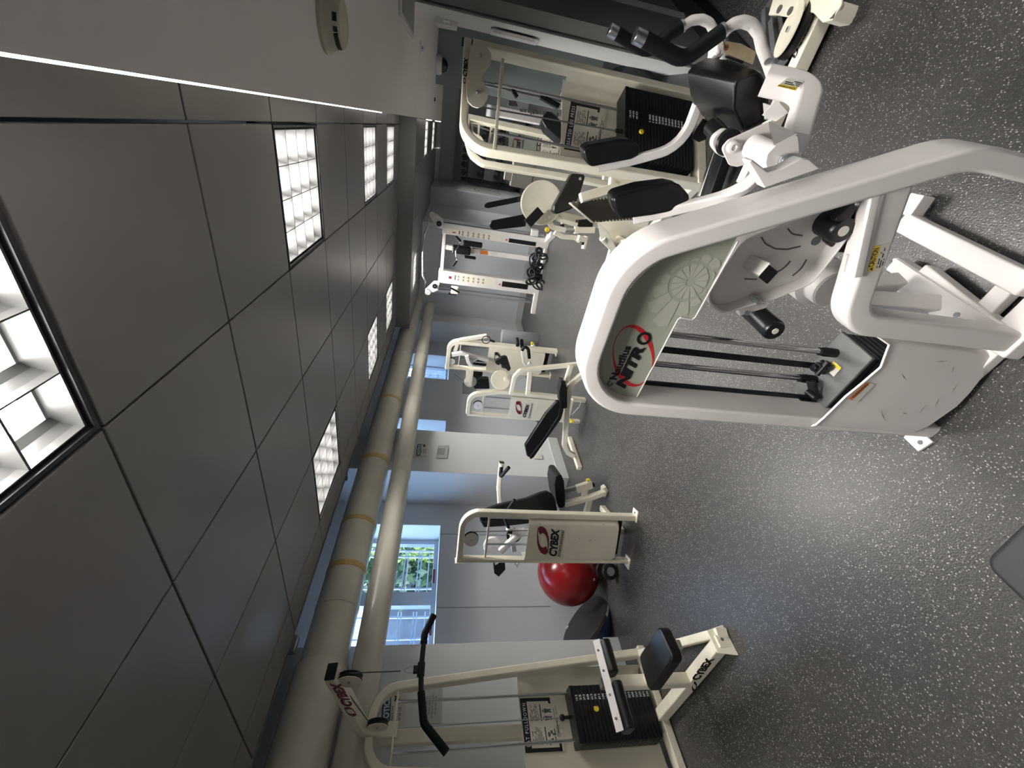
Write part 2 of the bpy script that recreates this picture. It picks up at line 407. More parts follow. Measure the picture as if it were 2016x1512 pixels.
# bulkhead and low ceiling past it
b = B(); b.box2((-2.86, 6.08, 2.15), (-.01, 6.13, 2.72))
struct(b, 'wall_bulkhead', M_ceil2, smooth=False)
b = B()
LY = [(-1.77, 6.35), (-.14, 7.6), (-.14, 9.5)]
lowl = [(-2.43, 6.45, -1.86, 7.02), (-.55, 7.62, -.02, 8.28), (-.55, 9.5, -.02, 10.3)]
xs = sorted({-2.86, -2.43, -1.86, -1.24, -.55, -.02}); ys = sorted({6.13, 6.45, 7.02, 7.62, 8.28, 8.9, 9.5, 10.3, 11, 12.5, 14, 16.1})
for a, c in zip(xs, xs[1:]):
    for d, e in zip(ys, ys[1:]):
        if any(a >= l[0]-.01 and c <= l[2]+.01 and d >= l[1]-.01 and e <= l[3]+.01 for l in lowl): continue
        b.box2((a+.003, d+.003, 2.15), (c-.003, e-.003, 2.17))
struct(b, 'ceiling_low', M_ceil2, smooth=False)
# plaster soffit along the right side
b = B(); b.box2((-.01, -3.2, ZS), (1.2, 3.3, 2.72)); b.box2((1.8, -3.2, ZS), (2.3, 3.3, 2.72)); b.box2((1.2, -3.2, ZS), (1.8, .9, 2.72)); b.box2((1.2, 1.5, ZS), (1.8, 3.3, 2.72)); b.box2((1.2, .9, 2.2), (1.8, 1.5, 2.72)); b.box2((-.01, 3.3, ZS), (2.3, 8.15, 2.72)); b.box2((-.02, 8.15, 2.15), (2.3, 16.1, 2.72))
struct(b, 'ceiling_soffit', M_soffit, smooth=False)
# bright cove strip on the soffit edge
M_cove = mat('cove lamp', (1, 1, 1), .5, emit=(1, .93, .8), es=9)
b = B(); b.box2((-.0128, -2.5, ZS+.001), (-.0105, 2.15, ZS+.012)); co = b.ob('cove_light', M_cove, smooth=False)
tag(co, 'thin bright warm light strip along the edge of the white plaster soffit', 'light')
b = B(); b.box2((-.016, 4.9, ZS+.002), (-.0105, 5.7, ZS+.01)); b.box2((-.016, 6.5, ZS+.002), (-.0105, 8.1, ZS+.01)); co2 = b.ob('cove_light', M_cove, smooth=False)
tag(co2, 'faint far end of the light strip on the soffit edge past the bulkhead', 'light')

# walls
def wall_with_openings():
    b = B(); X0, X1 = -4.2, -3.85; ops = [(.7, 3.1), (4.15, 5.04), (6.24, 7.1)]; zs = 1.457; zt = 2.45
    b.box2((X0, -3.2, 0), (X1, 8.2, zs)); b.box2((X0, -3.2, zt), (X1, 8.2, 2.72)); y = -3.2
    for a, c in ops: b.box2((X0, y, zs), (X1, a, zt)); y = c
    b.box2((X0, y, zs), (X1, 8.2, zt)); return b
struct(wall_with_openings(), 'wall_left', M_wall, smooth=False)
b = B(); b.box2((-3.85, -.6, 0), (-3.32, 1.593, 2.72)); struct(b, 'wall_column_1', M_col, bev=.006)
b = B(); b.box2((-3.85, 3.40, 0), (-3.325, 4.13, 2.72)); struct(b, 'wall_column_2', M_col, bev=.006)
b = B(); b.box2((-3.85, 7.6, 0), (-3.36, 8.0, 2.72)); struct(b, 'wall_column_3', M_col, bev=.006)
b = B(); b.box2((-3.85, 8.0, 0), (-1.6, 8.1, 2.72)); b.box2((-1.66, 8.1, 0), (-1.6, 10.1, 2.72)); struct(b, 'wall_back', M_wall, smooth=False)
b = B(); b.box2((-1.66, 10.1, 0), (-1.25, 10.16, 2.72)); b.box2((-1.31, 10.16, 0), (-1.25, 12.3, 2.72)); b.box2((-1.3, 12.2, 0), (2.3, 12.3, 2.72)); b.box2((-1.25, 11.85, 1.72), (2.2, 11.9, 2.2)); struct(b, 'wall_far', M_wall, smooth=False)
b = B(); b.box2((.36, 6.0, 0), (2.3, 6.08, ZS)); struct(b, 'wall_recess', M_teal, smooth=False)
b = B(); b.prism([(.576, 3.33, 0), (.61, 4.0, 0), (1.0, 4.0, 0), (.70, 3.33+.22, 0)], (0, 0, 1), ZS); struct(b, 'wall_right', M_rwall, smooth=False)
b = B(); b.prism([(.60, 3.34, 0), (1.45, 5.22, 0), (1.52, 5.19, 0), (.67, 3.31, 0)], (0, 0, 1), ZS); struct(b, 'door_1', M_door, smooth=False)
b = B(); b.box2((2.2, -3.2, 0), (2.3, 15.7, 2.72)); struct(b, 'wall_side', M_door, smooth=False)
b = B(); b.box2((-4.2, -3.2, 0), (2.3, -3.1, 2.72)); struct(b, 'wall_front', M_wall, smooth=False)
b = B(); b.box2((-3.85, 7.9, 2.36), (-2.86, 8.0, 2.72)); struct(b, 'wall_above', M_slab, smooth=False)
# rubber base boards
M_base = mat('grey base board', (.47, .475, .475), .4)
b = B()
b.box2((-3.325, 3.392, 0), (-3.315, 4.13, .13)); b.box2((-3.85, 3.388, 0), (-3.315, 3.398, .13)); b.box2((-3.32, -.6, 0), (-3.31, 1.6, .13))
b.box2((-3.36, 7.59, 0), (-3.35, 8, .13)); b.box2((-3.85, 7.59, 0), (-3.35, 7.6, .13)); b.box2((-3.35, 7.99, 0), (-1.59, 8.0, .13)); b.box2((-1.6, 8.0, 0), (-1.59, 10.1, .13))
struct(b, 'baseboard_left', M_base, bev=.003)
# high dark recess beyond the panel edge
b = B()
for y in (1.2, 1.75, 2.15, 2.62, 3.3, 3.9, 4.6, 5.3): b.cyl((-2.87, y, 2.40), (-2.87, y, 2.72), .006, seg=8)
b.tube([(-2.88, .3, 2.42), (-2.88, 6.0, 2.42)], .009)
b.box2((-2.99, 1.98, 2.40), (-2.85, 2.02, 2.43)); b.box2((-3.02, 2.40, 2.40), (-2.84, 2.45, 2.46)); b.box2((-3.0, 2.9, 2.38), (-2.84, 2.93, 2.42))
hg = b.ob('pipe_hanger', M_black); tag(hg, 'thin black hanger rods and rail in the dark gap above the large pipe', 'pipe hanger')
# windows
def glass_mat():
    m = bpy.data.materials.new('window glass'); m.use_nodes = True; N = m.node_tree.nodes; L = m.node_tree.links; N.clear()
    o = N.new('ShaderNodeOutputMaterial'); t = N.new('ShaderNodeBsdfTransparent'); t.inputs[0].default_value = (.9, .95, 1, 1); g = N.new('ShaderNodeBsdfGlossy'); g.inputs['Roughness'].default_value = .03
    mx = N.new('ShaderNodeMixShader'); mx.inputs[0].default_value = .07
    L.new(t.outputs[0], mx.inputs[1]); L.new(g.outputs[0], mx.inputs[2]); L.new(mx.outputs[0], o.inputs[0]); return m
M_glass = glass_mat(); M_frame = mat('grey aluminium window frame', (.50, .52, .56), .4, .3); M_bar = mat('white security grille', (.80, .83, .88), .5)
def window(name, y0, y1, xg, mull, zt=2.45, labels=()):
    b = B(); w = .045; z0 = 1.475
    for y in (y0, y1-w): b.box2((xg-.04, y, z0), (xg+.02, y+w, zt))
    b.box2((xg-.04, y0, z0-.018), (xg+.03, y1, z0+.03)); b.box2((xg-.04, y0, zt-w), (xg+.02, y1, zt))
    for m0, m1 in mull: b.box2((xg-.045, m0, z0), (xg+.025, m1, zt))
    o = struct(b, name, M_frame, bev=.003)
    b = B(); b.box2((xg-.012, y0+.01, z0), (xg-.006, y1-.01, zt-.01)); b.ob('pane', M_glass, o, smooth=False)
    b = B(); b.box2((xg-.05, y0-.02, 1.4572), (-3.838, y1+.002, z0-.016)); b.ob('sill', M_reveal, o, bev=.003)
    edges = [y0+w]+[v for m in mull for v in m]+[y1-w]; b = B()
    for a, c in zip(edges[::2], edges[1::2]):
        W = c-a
        for z in (1.545, 1.63, 1.66, 1.78, 1.81, 1.94, 1.97, 2.12): b.box2((xg-.10, a, z), (xg-.09, c, z+.012))
        for f in (.04, .17, .83, .96): b.box2((xg-.10, a+f*W, z0), (xg-.086, a+f*W+.016, zt))
    b.ob('grille', M_bar, o, smooth=False)
    for a, c in labels:
        b = B(); b.box2((xg+.03, a, z0+.002), (xg+.033, c, z0+.026)); b.ob('label', M_redl, o, smooth=False, label='dark red warning strip')
    return o
M_redl = mat('dark red label', (.20, .03, .035), .5)
window('window_1', .72, 3.085, -4.13, [(2.33, 2.47)], labels=[(2.56, 2.72), (2.04, 2.2)])
window('window_2', 6.24, 7.1, -4.13, [], labels=[])
window('window_3', 4.15, 5.04, -4.13, [], labels=[])
# light reveals (plastered) around the openings
b = B()
for a, c in ((.7, 3.1), (4.15, 5.04), (6.24, 7.1)): b.box2((-4.11, c-.004, 1.46), (-3.852, c-.0005, 2.44))
struct(b, 'trim_2', M_reveal, smooth=False)
# outside
M_leaf = mat('hedge leaves', (.05, .095, .03), .6, nz=.7, nsc=5); M_leaf2 = mat('yellow green leaves', (.30, .38, .05), .6, nz=.3, nsc=5)
M_leaf2.node_tree.nodes['Principled BSDF'].inputs['Emission Strength'].default_value = 0
def hedge(c, sx, sy, sz, n, m, s, label):
    b = B()
    for k in range(n):
        p = V((c[0]+random.uniform(-sx, sx), c[1]+random.uniform(-sy, sy), c[2]+random.uniform(0, sz)))
        a = V((random.gauss(0, 1), random.gauss(0, 1), random.gauss(0, 1))).normalized(); q = a.orthogonal().normalized(); r = s*random.uniform(.6, 1.4)
        b.faces([p-a*r, p-q*r*.4, p+a*r, p+q*r*.4], [(0, 1, 2, 3)])
    b.beam((c[0], c[1], .6), (c[0], c[1], c[2]+.3), .06, .06)
    o = b.ob('hedge', m, smooth=False); tag(o, label, 'hedge'); return o
hedge((-5.6, 4.9, 1.0), .5, 1.5, 2.8, 7000, M_leaf, .075, 'dark green hedge growing outside behind the nearest window grille')
hedge((-4.85, 3.45, 1.0), .10, .10, 2.2, 520, M_leaf2, .04, 'bright yellow green shrub outside the far pane of the nearest window')
b = B(); b.box2((-9, -6, .9), (-4.2, 18, 1.0)); g_ = b.ob('ground_outside', mat('pale concrete', (.5, .5, .48), .8), smooth=False, kind='structure')
b = B(); b.box2((-6.6, -6, 1.0), (-6.5, 18, 2.35)); struct(b, 'wall_outside', mat('outside wall', (.11, .125, .155), .8, nz=.35, nsc=3), smooth=False)

# pipes
def pipe(name, x, z, r, y0, y1, label, bands=(), joints=(), r2=None, ysl=None):
    t = thing(name, label, 'pipe', (x, (y0+y1)/2, z))
    b = B(); b.cyl((x, y0, z), (x, y1, z), r, seg=56)
    if ysl: b.lathe((x, y0, z), (0, 1, 0), [(0, 0), (r2, 0), (r2, ysl-y0-.01), (r2-.004, ysl-y0), (r, ysl-y0+.004)], 56)
    b.ob('jacket', M_pipe, t)
    for y, w in bands:
        b = B(); b.lathe((x, y, z), (0, 1, 0), [(r, 0), (r+.003, .002), (r+.003, w-.002), (r, w)], 56); b.ob('tape_band', M_band, t, label='ochre tape band')
    for y in joints:
        b = B(); b.lathe((x, y, z), (0, 1, 0), [(r, 0), (r+.0035, .004), (r+.0035, .02), (r, .024)], 56); b.ob('joint', M_pipe, t)
    return t
pipe('insulated_pipe', -3.15, 2.2, .15, -1.2, 8.0, 'thick cream insulated pipe with ochre bands, highest against the left wall', bands=[(2.03, .05), (2.47, .045), (3.25, .06), (4.35, .05)], joints=[1.75, 5.6], r2=.168, ysl=1.38)
pipe('insulated_pipe', -3.12, 1.915, .098, -1.2, 7.75, 'thinner cream insulated pipe running below the banded pipe', joints=[3.1, 4.45, 5.6])
def wb(name, pts, m, label, cat, bev=.004):
    b = B()
    for c, s in pts: b.box(c, s)
    o = b.ob(name, m, bev=bev); tag(o, label, cat); return o
wb('cable_bracket', [((-2.93, 1.42, 2.39), (.05, .1, .09)), ((-2.93, 1.42, 2.58), (.012, .012, .285))], M_steel, 'small pale metal bracket in the dark gap above the nearest end of the large pipe', 'bracket')

# ceiling lights
M_tube = mat('lamp diffuser', (.8, .8, .8), .5, emit=(1, .98, .95), es=1.1)
M_louv = mat('louver blades', (.055, .055, .055), .38); M_fix = mat('black fixture rim', (.012, .012, .013), .5)
def ceiling_light(x0, y0, x1, y1, z, label, group, n=4, es=None):
    t = thing('ceiling_light', label, 'ceiling light', ((x0+x1)/2, (y0+y1)/2, z), group)
    b = B(); e = .014; h = .10
    b.box2((x0+.003, y0+.003, z), (x0+e, y1-.003, z+h)); b.box2((x1-e, y0+.003, z), (x1-.003, y1-.003, z+h)); b.box2((x0+e, y0+.003, z), (x1-e, y0+e, z+h)); b.box2((x0+e, y1-e, z), (x1-e, y1-.003, z+h))
    b.ob('housing', M_fix, t, smooth=False)
    b = B(); b.box2((x0+.01, y0+.01, z+h-.01), (x1-.01, y1-.01, z+h)); b.ob('diffuser', M_tube if es is None else es, t, smooth=False)
    b = B(); i0, i1, j0, j1 = x0+.022, x1-.022, y0+.022, y1-.022
    for k in range(n+1):
        X = i0+(i1-i0)*k/n
        for s in (-1, 1):
            L = [(X+s*.0018, z+.01), (X+s*.003, z+.03), (X+s*.009, z+.055), (X+s*.02, z+.072)]
            for (a, c), (d, f) in zip(L, L[1:]): b.faces([(a, j0, c), (a, j1, c), (d, j1, f), (d, j0, f)], [(0, 1, 2, 3)])
        b.faces([(X-.0018, j0, z+.01), (X+.0018, j0, z+.01), (X+.0018, j1, z+.01), (X-.0018, j1, z+.01)], [(0, 1, 2, 3)])
        Y = j0+(j1-j0)*k/n
        b.box2((i0, Y-.0025, z+.01), (i1, Y+.0025, z+.072))
    b.ob('louver', M_louv, t, smooth=True)
    return t
LB = {(-2, 0): 'nearest glowing square ceiling light, overhead at the picture edge', (1, 0): 'largest fully visible louvred ceiling light, nearest the white soffit',
      (4, 0): 'middle louvred ceiling light of the row beside the white soffit', (6, 0): 'farthest louvred ceiling light of the soffit row, just before the bulkhead',
      (1, 3): 'nearest louvred ceiling light of the row beside the big pipe', (4, 3): 'middle louvred ceiling light of the row beside the big pipe', (6, 3): 'farthest louvred ceiling light of the pipe row, before the bulkhead',
      (-5, 0): 'added unseen louvred ceiling light behind the viewer on the soffit side', (-5, 3): 'added unseen louvred ceiling light behind the viewer on the pipe side'}
for (i, j) in lights:
    x1 = GX-j*T; y0 = GY+i*T
    ceiling_light(x1-T+.004, y0+.004, x1-.004, y0+T-.004, CZ, LB[(i, j)], 'square louvred ceiling lights')
for l, s in zip(lowl, ('louvred ceiling light in the low ceiling just past the bulkhead, by the pipes', 'nearer of two slim lights in the low ceiling by the soffit', 'farther of two slim lights in the low ceiling by the soffit')):
    ceiling_light(l[0], l[1], l[2], l[3], 2.15, s, 'low ceiling lights')

ceiling_light(.5, 9.6, 1.1, 10.2, 2.15, 'added louvred ceiling light far beyond the end of the white soffit', 'low ceiling lights'); lowl.append((.5, 9.6, 1.1, 10.2))  # added fixture, brightens the dark zone past the soffit
ceiling_light(-.9, 10.6, -.3, 11.2, 2.15, 'farthest louvred ceiling light, added above the dumbbell rack', 'low ceiling lights'); lowl.append((-.9, 10.6, -.3, 11.2))  # added fixture, fills the far end of the room with light
ceiling_light(1.2, .9, 1.8, 1.5, ZS-.002, 'added louvred ceiling light in the soffit to the right, outside the picture', 'added soffit lights'); SOFL = (1.5, 1.2)  # unseen fixture added to light the door and leg press from the right
# soffit fittings
SDX, SDY = .158, 1.315; t = thing('smoke_detector', 'dirty cream round smoke detector on the white plaster soffit', 'smoke detector', (.158, 1.315, ZS))
M_old = mat('yellowed plastic', (.50, .46, .36), .5, nz=.1, nsc=20)
b = B(); b.lathe((SDX, SDY, ZS), (0, 0, -1), [(0, 0), (.066, 0), (.067, .008), (.062, .012), (.057, .02), (.051, .040), (.046, .045), (0, .047)], 48); b.ob('base', M_old, t)
b = B()
for k, s in ((0, .016), (1, .028), (2, .01), (3, .016)):
    a = math.radians(200+k*24); b.box((SDX+.050*math.cos(a), SDY+.050*math.sin(a), ZS-.036), (.008, s, .009), rotz(a))
b.ob('opening', M_ink, t)
t = thing('air_vent', 'flat grey square air vent cover set in the white soffit', 'air vent', (.42, 2.92, ZS))
b = B(); b.box2((.39, 2.62, ZS-.014), (.66, 3.22, ZS)); b.ob('frame', M_rwall, t, bev=.004)
b = B(); b.box2((.41, 2.66, ZS-.019), (.64, 3.18, ZS-.013)); b.ob('plate', mat('grey vent plate', (.30, .30, .27), .5), t, bev=.002)
t = thing('sprinkler', 'small white recessed sprinkler cap on the soffit near the door', 'sprinkler', (.42, 3.85, ZS))
b = B(); b.lathe((.42, 3.85, ZS+.002), (0, 0, -1), [(0, 0), (.045, 0), (.045, .004), (.03, .008), (0, .012)], 30); b.ob('rim', M_rwall, t)
b = B(); b.lathe((.42, 3.85, ZS-.01), (0, 0, -1), [(0, 0), (.014, 0), (.012, .012), (0, .014)], 20); b.ob('head', M_chrome, t)
p = atZ(866, 127, ZS-.04); t = thing('dome_camera', 'small white dome security camera hanging from the soffit', 'camera', (p.x, p.y, ZS))
b = B(); b.lathe((p.x, p.y, ZS), (0, 0, -1), [(0, 0), (.095, 0), (.10, .03), (.092, .06), (.075, .065), (0, .066)], 36); b.ob('housing', M_rwall, t)
b = B(); b.lathe((p.x, p.y, ZS-.064), (0, 0, -1), [(.07, 0), (.066, .025), (.048, .052), (.02, .066), (0, .068)], 36); b.ob('dome', mat('smoked dome', (.01, .01, .012), .08), t)
b = B(); b.lathe((-.9, 5.2, ZS), (0, 0, -1), [(0, 0), (0, 0)], 3) if False else b.cyl((.2, 5.9, ZS-.012), (.2, 5.9, ZS+.002), .02, seg=16)
tag(b.ob('sensor', M_ink), 'tiny dark sensor dot on the far part of the soffit', 'sensor')
# wall strip fittings (thermostat box, paper holder)
W = Pl((.576, 3.33), math.degrees(math.atan2(.67, .034)))
t = thing('wall_control_box', 'small white wall control box high on the grey pillar by the door', 'control box', W.px(878, 40))
b = B(); b.prism(W.pts([(858, 33), (901, 43), (900, 51), (862, 44)]), W.n, .03); b.ob('case', M_rwall, t, bev=.003)
b = B(); b.prism(W.pts([(872, 38), (886, 41), (886, 46), (873, 43)], .032), W.n, .002); b.ob('screen', M_lwhite, t, smooth=False)
t = thing('paper_holder', 'clear paper holder with a printed sheet on the grey pillar', 'paper holder', W.px(1010, 70))
b = B(); b.prism(W.pts([(967, 53), (1062, 76), (1055, 86), (965, 64)]), W.n, .012); b.ob('holder', M_col, t, bev=.003)
b = B(); b.prism(W.pts([(972, 56), (1056, 77), (1051, 83), (970, 63)], .0125), W.n, .001); b.ob('sheet', mat('printed sheet', (.42, .39, .37), .5, nz=.5, nsc=90), t, smooth=False)
# ================= FOREGROUND MACHINE =================
def nautilus():
    NP = Pl((-.6, .885), -7); Yn = NP.n; OUT = -Yn
    t = thing('leg_machine', 'large white foreground weight machine with bent frame, grey green logo panel and black pads', 'exercise machine', (-.3, 1.0, 0))
    X = lambda x, z, d=.05: NP(x, z, d)
    b = B(); b.rtube([X(.005, .0), X(.005, 1.228), X(.421, 1.230), X(.715, .616), X(.708, .0)], .045, .10, Yn, [0, .165, .15, .17, 0], .009, seg=14); b.ob('frame', M_white, t, ang=50)
    b = B(); b.rtube([X(.640, .722, .043), X(.337, .585, .043), X(.343, .0, .043)], .062, .066, Yn, [0, .1, 0], .012, seg=14); b.ob('frame_branch', M_white, t, ang=50)
    b = B(); b.prism(NP.pts([(1716, 386), (1736, 379), (1700, 545), (1681, 549)], .004), Yn, .010, 0); b.ob('guard_plate', M_white, t, bev=.003)
    b = B(); b.prism(NP.pts([(1667, 503), (1690, 496), (1684, 549), (1661, 536)], .05), Yn, .006, .003); b.ob('tab', M_white, t, bev=.001)
    b = B(); c = NP.px(1672, 531, .0495); b.cyl(c, c-Yn*.002, .0045, seg=16); b.ob('bolt_hole', M_ink, t)
    # caution label
    d = .0095; lab = B(); lab.prism(NP.pts([(1721, 484.5), (1752.8, 477.7), (1737, 532), (1708, 535)], d), Yn, -.0006, 0); L = lab.ob('caution_label', M_lwhite, t, smooth=False, label='white caution label with yellow heading')
    b = B(); b.prism(NP.pts([(1721, 484.5), (1734, 482), (1720, 533.5), (1708, 535)], d-.0007), Yn, -.0003, .002); b.ob('heading', M_lyellow, L, smooth=False)
    lettering('CAUTION', NP.px(1719.5, 524, d-.0011), NP.px(1731, 487, d-.0011), NP.px(1711, 521, d-.0011), M_ink, L, OUT, bold=.03, th=.0002)
    b = B(); b.prism(NP.pts([(1718.5, 526), (1717, 533), (1711.5, 530)], d-.0011), Yn, -.0002, 0); b.ob('warning_triangle', M_ink, L, smooth=False)
    A = NP.px(1736, 487, d-.0007); fine_print(NP.px(1724, 528, d-.0007), NP.px(1736, 487, d-.0007)-NP.px(1724, 528, d-.0007), NP.px(1738, 526, d-.0007)-NP.px(1724, 528, d-.0007), 3, M_ink, L, OUT, seed=4)
    # logo panel
    pts = [(1453, 473.4), (1368, 624), (1362, 629), (1340, 624), (1334, 628), (1245, 795.4), (1219, 792.5), (1199, 782.5), (1185.5, 764.7), (1178.5, 747), (1181.5, 727), (1223, 630), (1240, 596), (1259, 567), (1289, 539), (1328, 517), (1378, 497)]
    d = .033; pbig = list(pts)
    for i_, (ox, oy) in {0: (2, -14), 6: (2, 9), 7: (-6, 10), 8: (-10, 9), 9: (-13, 3), 10: (-13, -5), 11: (-12, -6), 12: (-12, -7), 13: (-10, -10), 14: (-8, -12), 15: (-5, -14), 16: (-2, -14), 5: (0, 6)}.items(): pbig[i_] = (pts[i_][0]+ox, pts[i_][1]+oy)
    b = B(); b.prism(NP.pts(pbig, d), Yn, .004, 0); P = b.ob('logo_panel', M_logo, t, bev=.0008, label='grey green plastic logo panel')
    b = B(); b.rtube(NP.pts([(1453, 474.5), (1368.5, 624), (1362, 629), (1340, 625), (1334, 629), (1246, 795.4)], d+.001), .0035, .006, Yn, 0, .001); b.ob('edge_trim', M_white, P)
    UPZ = V((0, 0, 1)); pc_ = (sum(p[0] for p in pts)/len(pts), sum(p[1] for p in pts)/len(pts)); pin = [(p[0]+(pc_[0]-p[0])*.03, p[1]+(pc_[1]-p[1])*.03) for p in pts]
    e = d-.0006; cx = NP.px(1358, 555, e); b = B()
    def petal(a0, a1, r0, r1):
        k = 5; pts2 = [(r0*math.cos(a0+(a1-a0)*i/k), r0*math.sin(a0+(a1-a0)*i/k)) for i in range(k+1)]+[(r1*math.cos(a1+(a0-a1)*i/k)*(1-.06*abs(i/k-.5)*2), r1*math.sin(a1+(a0-a1)*i/k)*(1-.06*abs(i/k-.5)*2)) for i in range(k+1)]
        put(b, pts2, [list(range(len(pts2)))], cx, NP.u, UPZ, OUT, .0002)
    for k in range(14):
        a = 2*PI*k/14; petal(a+.035, a+2*PI/14-.035, .010, .044)
        f = (math.cos(a+.2-math.radians(215))+1)/2; R1 = .058+.085*f**1.2
        am = a+.2
        px_ = V((cx.x+R1*math.cos(am), cx.y, cx.z+R1*math.sin(am)))
        # stay on the panel: clip petals that would cross the sloping lower edge or the frame
        def ok(R): return all(inside(proj(cx+NP.u*(R*math.cos(x_))+UPZ*(R*math.sin(x_))), pin) for x_ in (a+.03, am, a+2*PI/14-.03))
        while R1 > .05 and not ok(R1): R1 -= .003
        if R1 > .056: petal(a+.03, a+2*PI/14-.03, .051, R1)
    b.ob('shell_print', M_logo2, P, smooth=False)
    # red ring, drawn as a tilted ellipse with changing width
    c = NP.px(1247, 704, e); Lx = (NP.px(1251, 640, e)-c); Sx = (NP.px(1205, 696, e)-c); ang_n = 56; b = B(); N2 = []; F2 = []
    def ring(k, out_): 
        a = 2*PI*k/ang_n; w = .035+.16*max(0, math.sin(a+.35))**2 + .13*max(0, math.sin(a+3.9))**3
        w = .03+.17*max(0, math.cos(a-5.6))**3+.15*max(0, math.cos(a-2.55))**3
        r = 1 if out_ else 1-w
        return (r*math.cos(a), r*math.sin(a)*(1 if out_ else 1))
    N2 = [ring(k, True) for k in range(ang_n)]+[ring(k, False) for k in range(ang_n)]
    F2 = [[k, (k+1) % ang_n, ang_n+(k+1) % ang_n, ang_n+k] for k in range(ang_n)]
    put(b, N2, F2, c, Lx, Sx*.98, OUT, .0002); b.ob('red_ring', M_red, P, smooth=False)
    e2 = e-.0005
    lettering('Nautilus', NP.px(1213, 748, e2), NP.px(1243, 682, e2), NP.px(1200, 745, e2), M_ink, P, OUT, bold=.03, shear=.0)
    lettering('NITR', NP.px(1229, 765, e2), NP.px(1269, 684, e2), NP.px(1210.5, 762, e2), M_ink, P, OUT, bold=.05, shear=.25, space=.95)
    c = NP.px(1268, 666.5, e2); Lx = NP.px(1273, 654, e2)-c; Sx = NP.px(1254.5, 664, e2)-c; b = B(); n = 36
    N2 = [(math.cos(2*PI*k/n), math.sin(2*PI*k/n)) for k in range(n)]+[(.62*math.cos(2*PI*k/n), .6*math.sin(2*PI*k/n)) for k in range(n)]
    put(b, N2, [[k, (k+1) % n, n+(k+1) % n, n+k] for k in range(n)], c, Lx, Sx, OUT, .0006); b.ob('lettering', M_ink, P, smooth=False)
    c = NP.px(1201, 755, e2); b = B()
    for k in range(13):
        a = math.radians(20+k*22); w = .10
        put(b, [(.35*math.cos(a-w), .35*math.sin(a-w)), (.35*math.cos(a+w), .35*math.sin(a+w)), (math.cos(a+w*1.3), math.sin(a+w*1.3)), (math.cos(a-w*1.3), math.sin(a-w*1.3))], [[0, 1, 2, 3]], c, V((.0095, 0, 0)), V((0, 0, .0095)), OUT, .0002)
    b.ob('shell_emblem', M_ink, P, smooth=False)
    # guide rods, belts, stack
    for x, y in ((-.408, 1.01), (-.512, 1.022)):
        b = B(); b.cyl((x, y, .40), (x, y, 1.12), .009, seg=18); b.ob('guide_rod', M_chrome, t)
        b = B(); b.lathe((x, y, .398), (0, 0, 1), [(0, 0), (.014, 0), (.0145, .045), (.0125, .052), (.0125, .062), (.009, .066), (0, .066)], 24); b.ob('rod_bushing', M_plastic, t)
    b = B(); b.box2((-.472, 1.018, .42), (-.452, 1.021, 1.12)); b.ob('belt', M_vinyl, t, smooth=False)
    b = B(); b.box2((-.588, .975, .40), (-.55, .985, 1.15)); b.box2((-.588, .985, .40), (-.58, 1.02, 1.15)); b.ob('belt_guard', M_plastic, t, bev=.002)
    Q = [(-.344, 1.035), (-.367, .904), (-.575, .939), (-.588, 1.082)]
    b = B(); b.prism([V((x, y, .388)) for x, y in Q], (0, 0, 1), .012); b.ob('stack_top_plate', M_dark, t, bev=.003)
    cen = V((sum(q[0] for q in Q)/4, sum(q[1] for q in Q)/4, 0)); b = B()
    for k in range(13):
        z0 = .05+k*.026; b.prism([V((cen.x+(x-cen.x)*.96, cen.y+(y-cen.y)*.96, z0)) for x, y in Q], (0, 0, 1), .0245)
    b.ob('weight_stack', M_stack, t, bev=.002, bseg=1)
    b = B(); c = V((-.46, 1.0, .43))
    b.box(c, (.03, .025, .035)); b.cyl(c+V((-.02, -.01, .01)), c+V((.03, -.01, .0)), .008); b.cyl(c+V((0, 0, -.03)), c+V((0, 0, .03)), .011); b.cyl(c+V((.012, -.02, -.012)), c+V((.012, .02, -.012)), .01); b.ob('belt_clamp', M_plastic, t, bev=.002)
    b = B(); b.prism([V((-.47, .97, .401)), V((-.435, .965, .401)), V((-.43, 1.0, .401)), V((-.465, 1.005, .401))], (0, 0, 1), .0006); L2 = b.ob('stack_label', M_lwhite, t, smooth=False)
    b = B(); b.prism([V((-.445, .966, .4018)), V((-.435, .965, .4018)), V((-.43, 1.0, .4018)), V((-.44, 1.0, .4018))], (0, 0, 1), .0004); b.ob('heading', M_lyellow, L2, smooth=False)
    b = B(); c = V((-.555, .975, .41)); b.beam(c, c+V((.05, .02, .03)), .03, .012); b.beam(c+V((-.01, 0, .0)), c+V((-.01, 0, .06)), .025, .012); b.cyl(c+V((.01, -.02, .02)), c+V((.01, .02, .02)), .01); b.ob('belt_anchor', M_plastic, t, bev=.002)
    # front shroud
    cols = [(-.298, .94, .45), (-.301, .90, .44), (-.315, .885, .405), (-.38, .876, .393), (-.43, .873, .418), (-.48, .872, .443), (-.56, .874, .462), (-.592, .879, .467), (-.608, .892, .468), (-.614, .94, .47)]
    zb = [.07, .065, .04, .03, .03, .035, .07, .10, .12, .12]
    rows = [[V((x, y, z1+(zb[i]-z1)*f)) for i, (x, y, z1) in enumerate(cols)] for f in (0, .33, .66, 1)]
    b = B(); b.sheet(rows, (0, 1, 0), .003); S = b.ob('shroud', M_white, t, ang=60)
    b = B(); b.rtube([V((x, y-.001, z1)) for x, y, z1 in cols], .004, .006, Yn, 0, .0015); b.ob('edge_trim', mat('white edge', (.85, .83, .8), .35), S)
    SH = Pl((0, .8705), 0); b = B(); b.prism(SH.pts([(1671, 785), (1707, 753), (1722, 756), (1688, 792)]), Yn, -.0006, 0); W_ = b.ob('warning_label', M_lwhite, S, smooth=False)
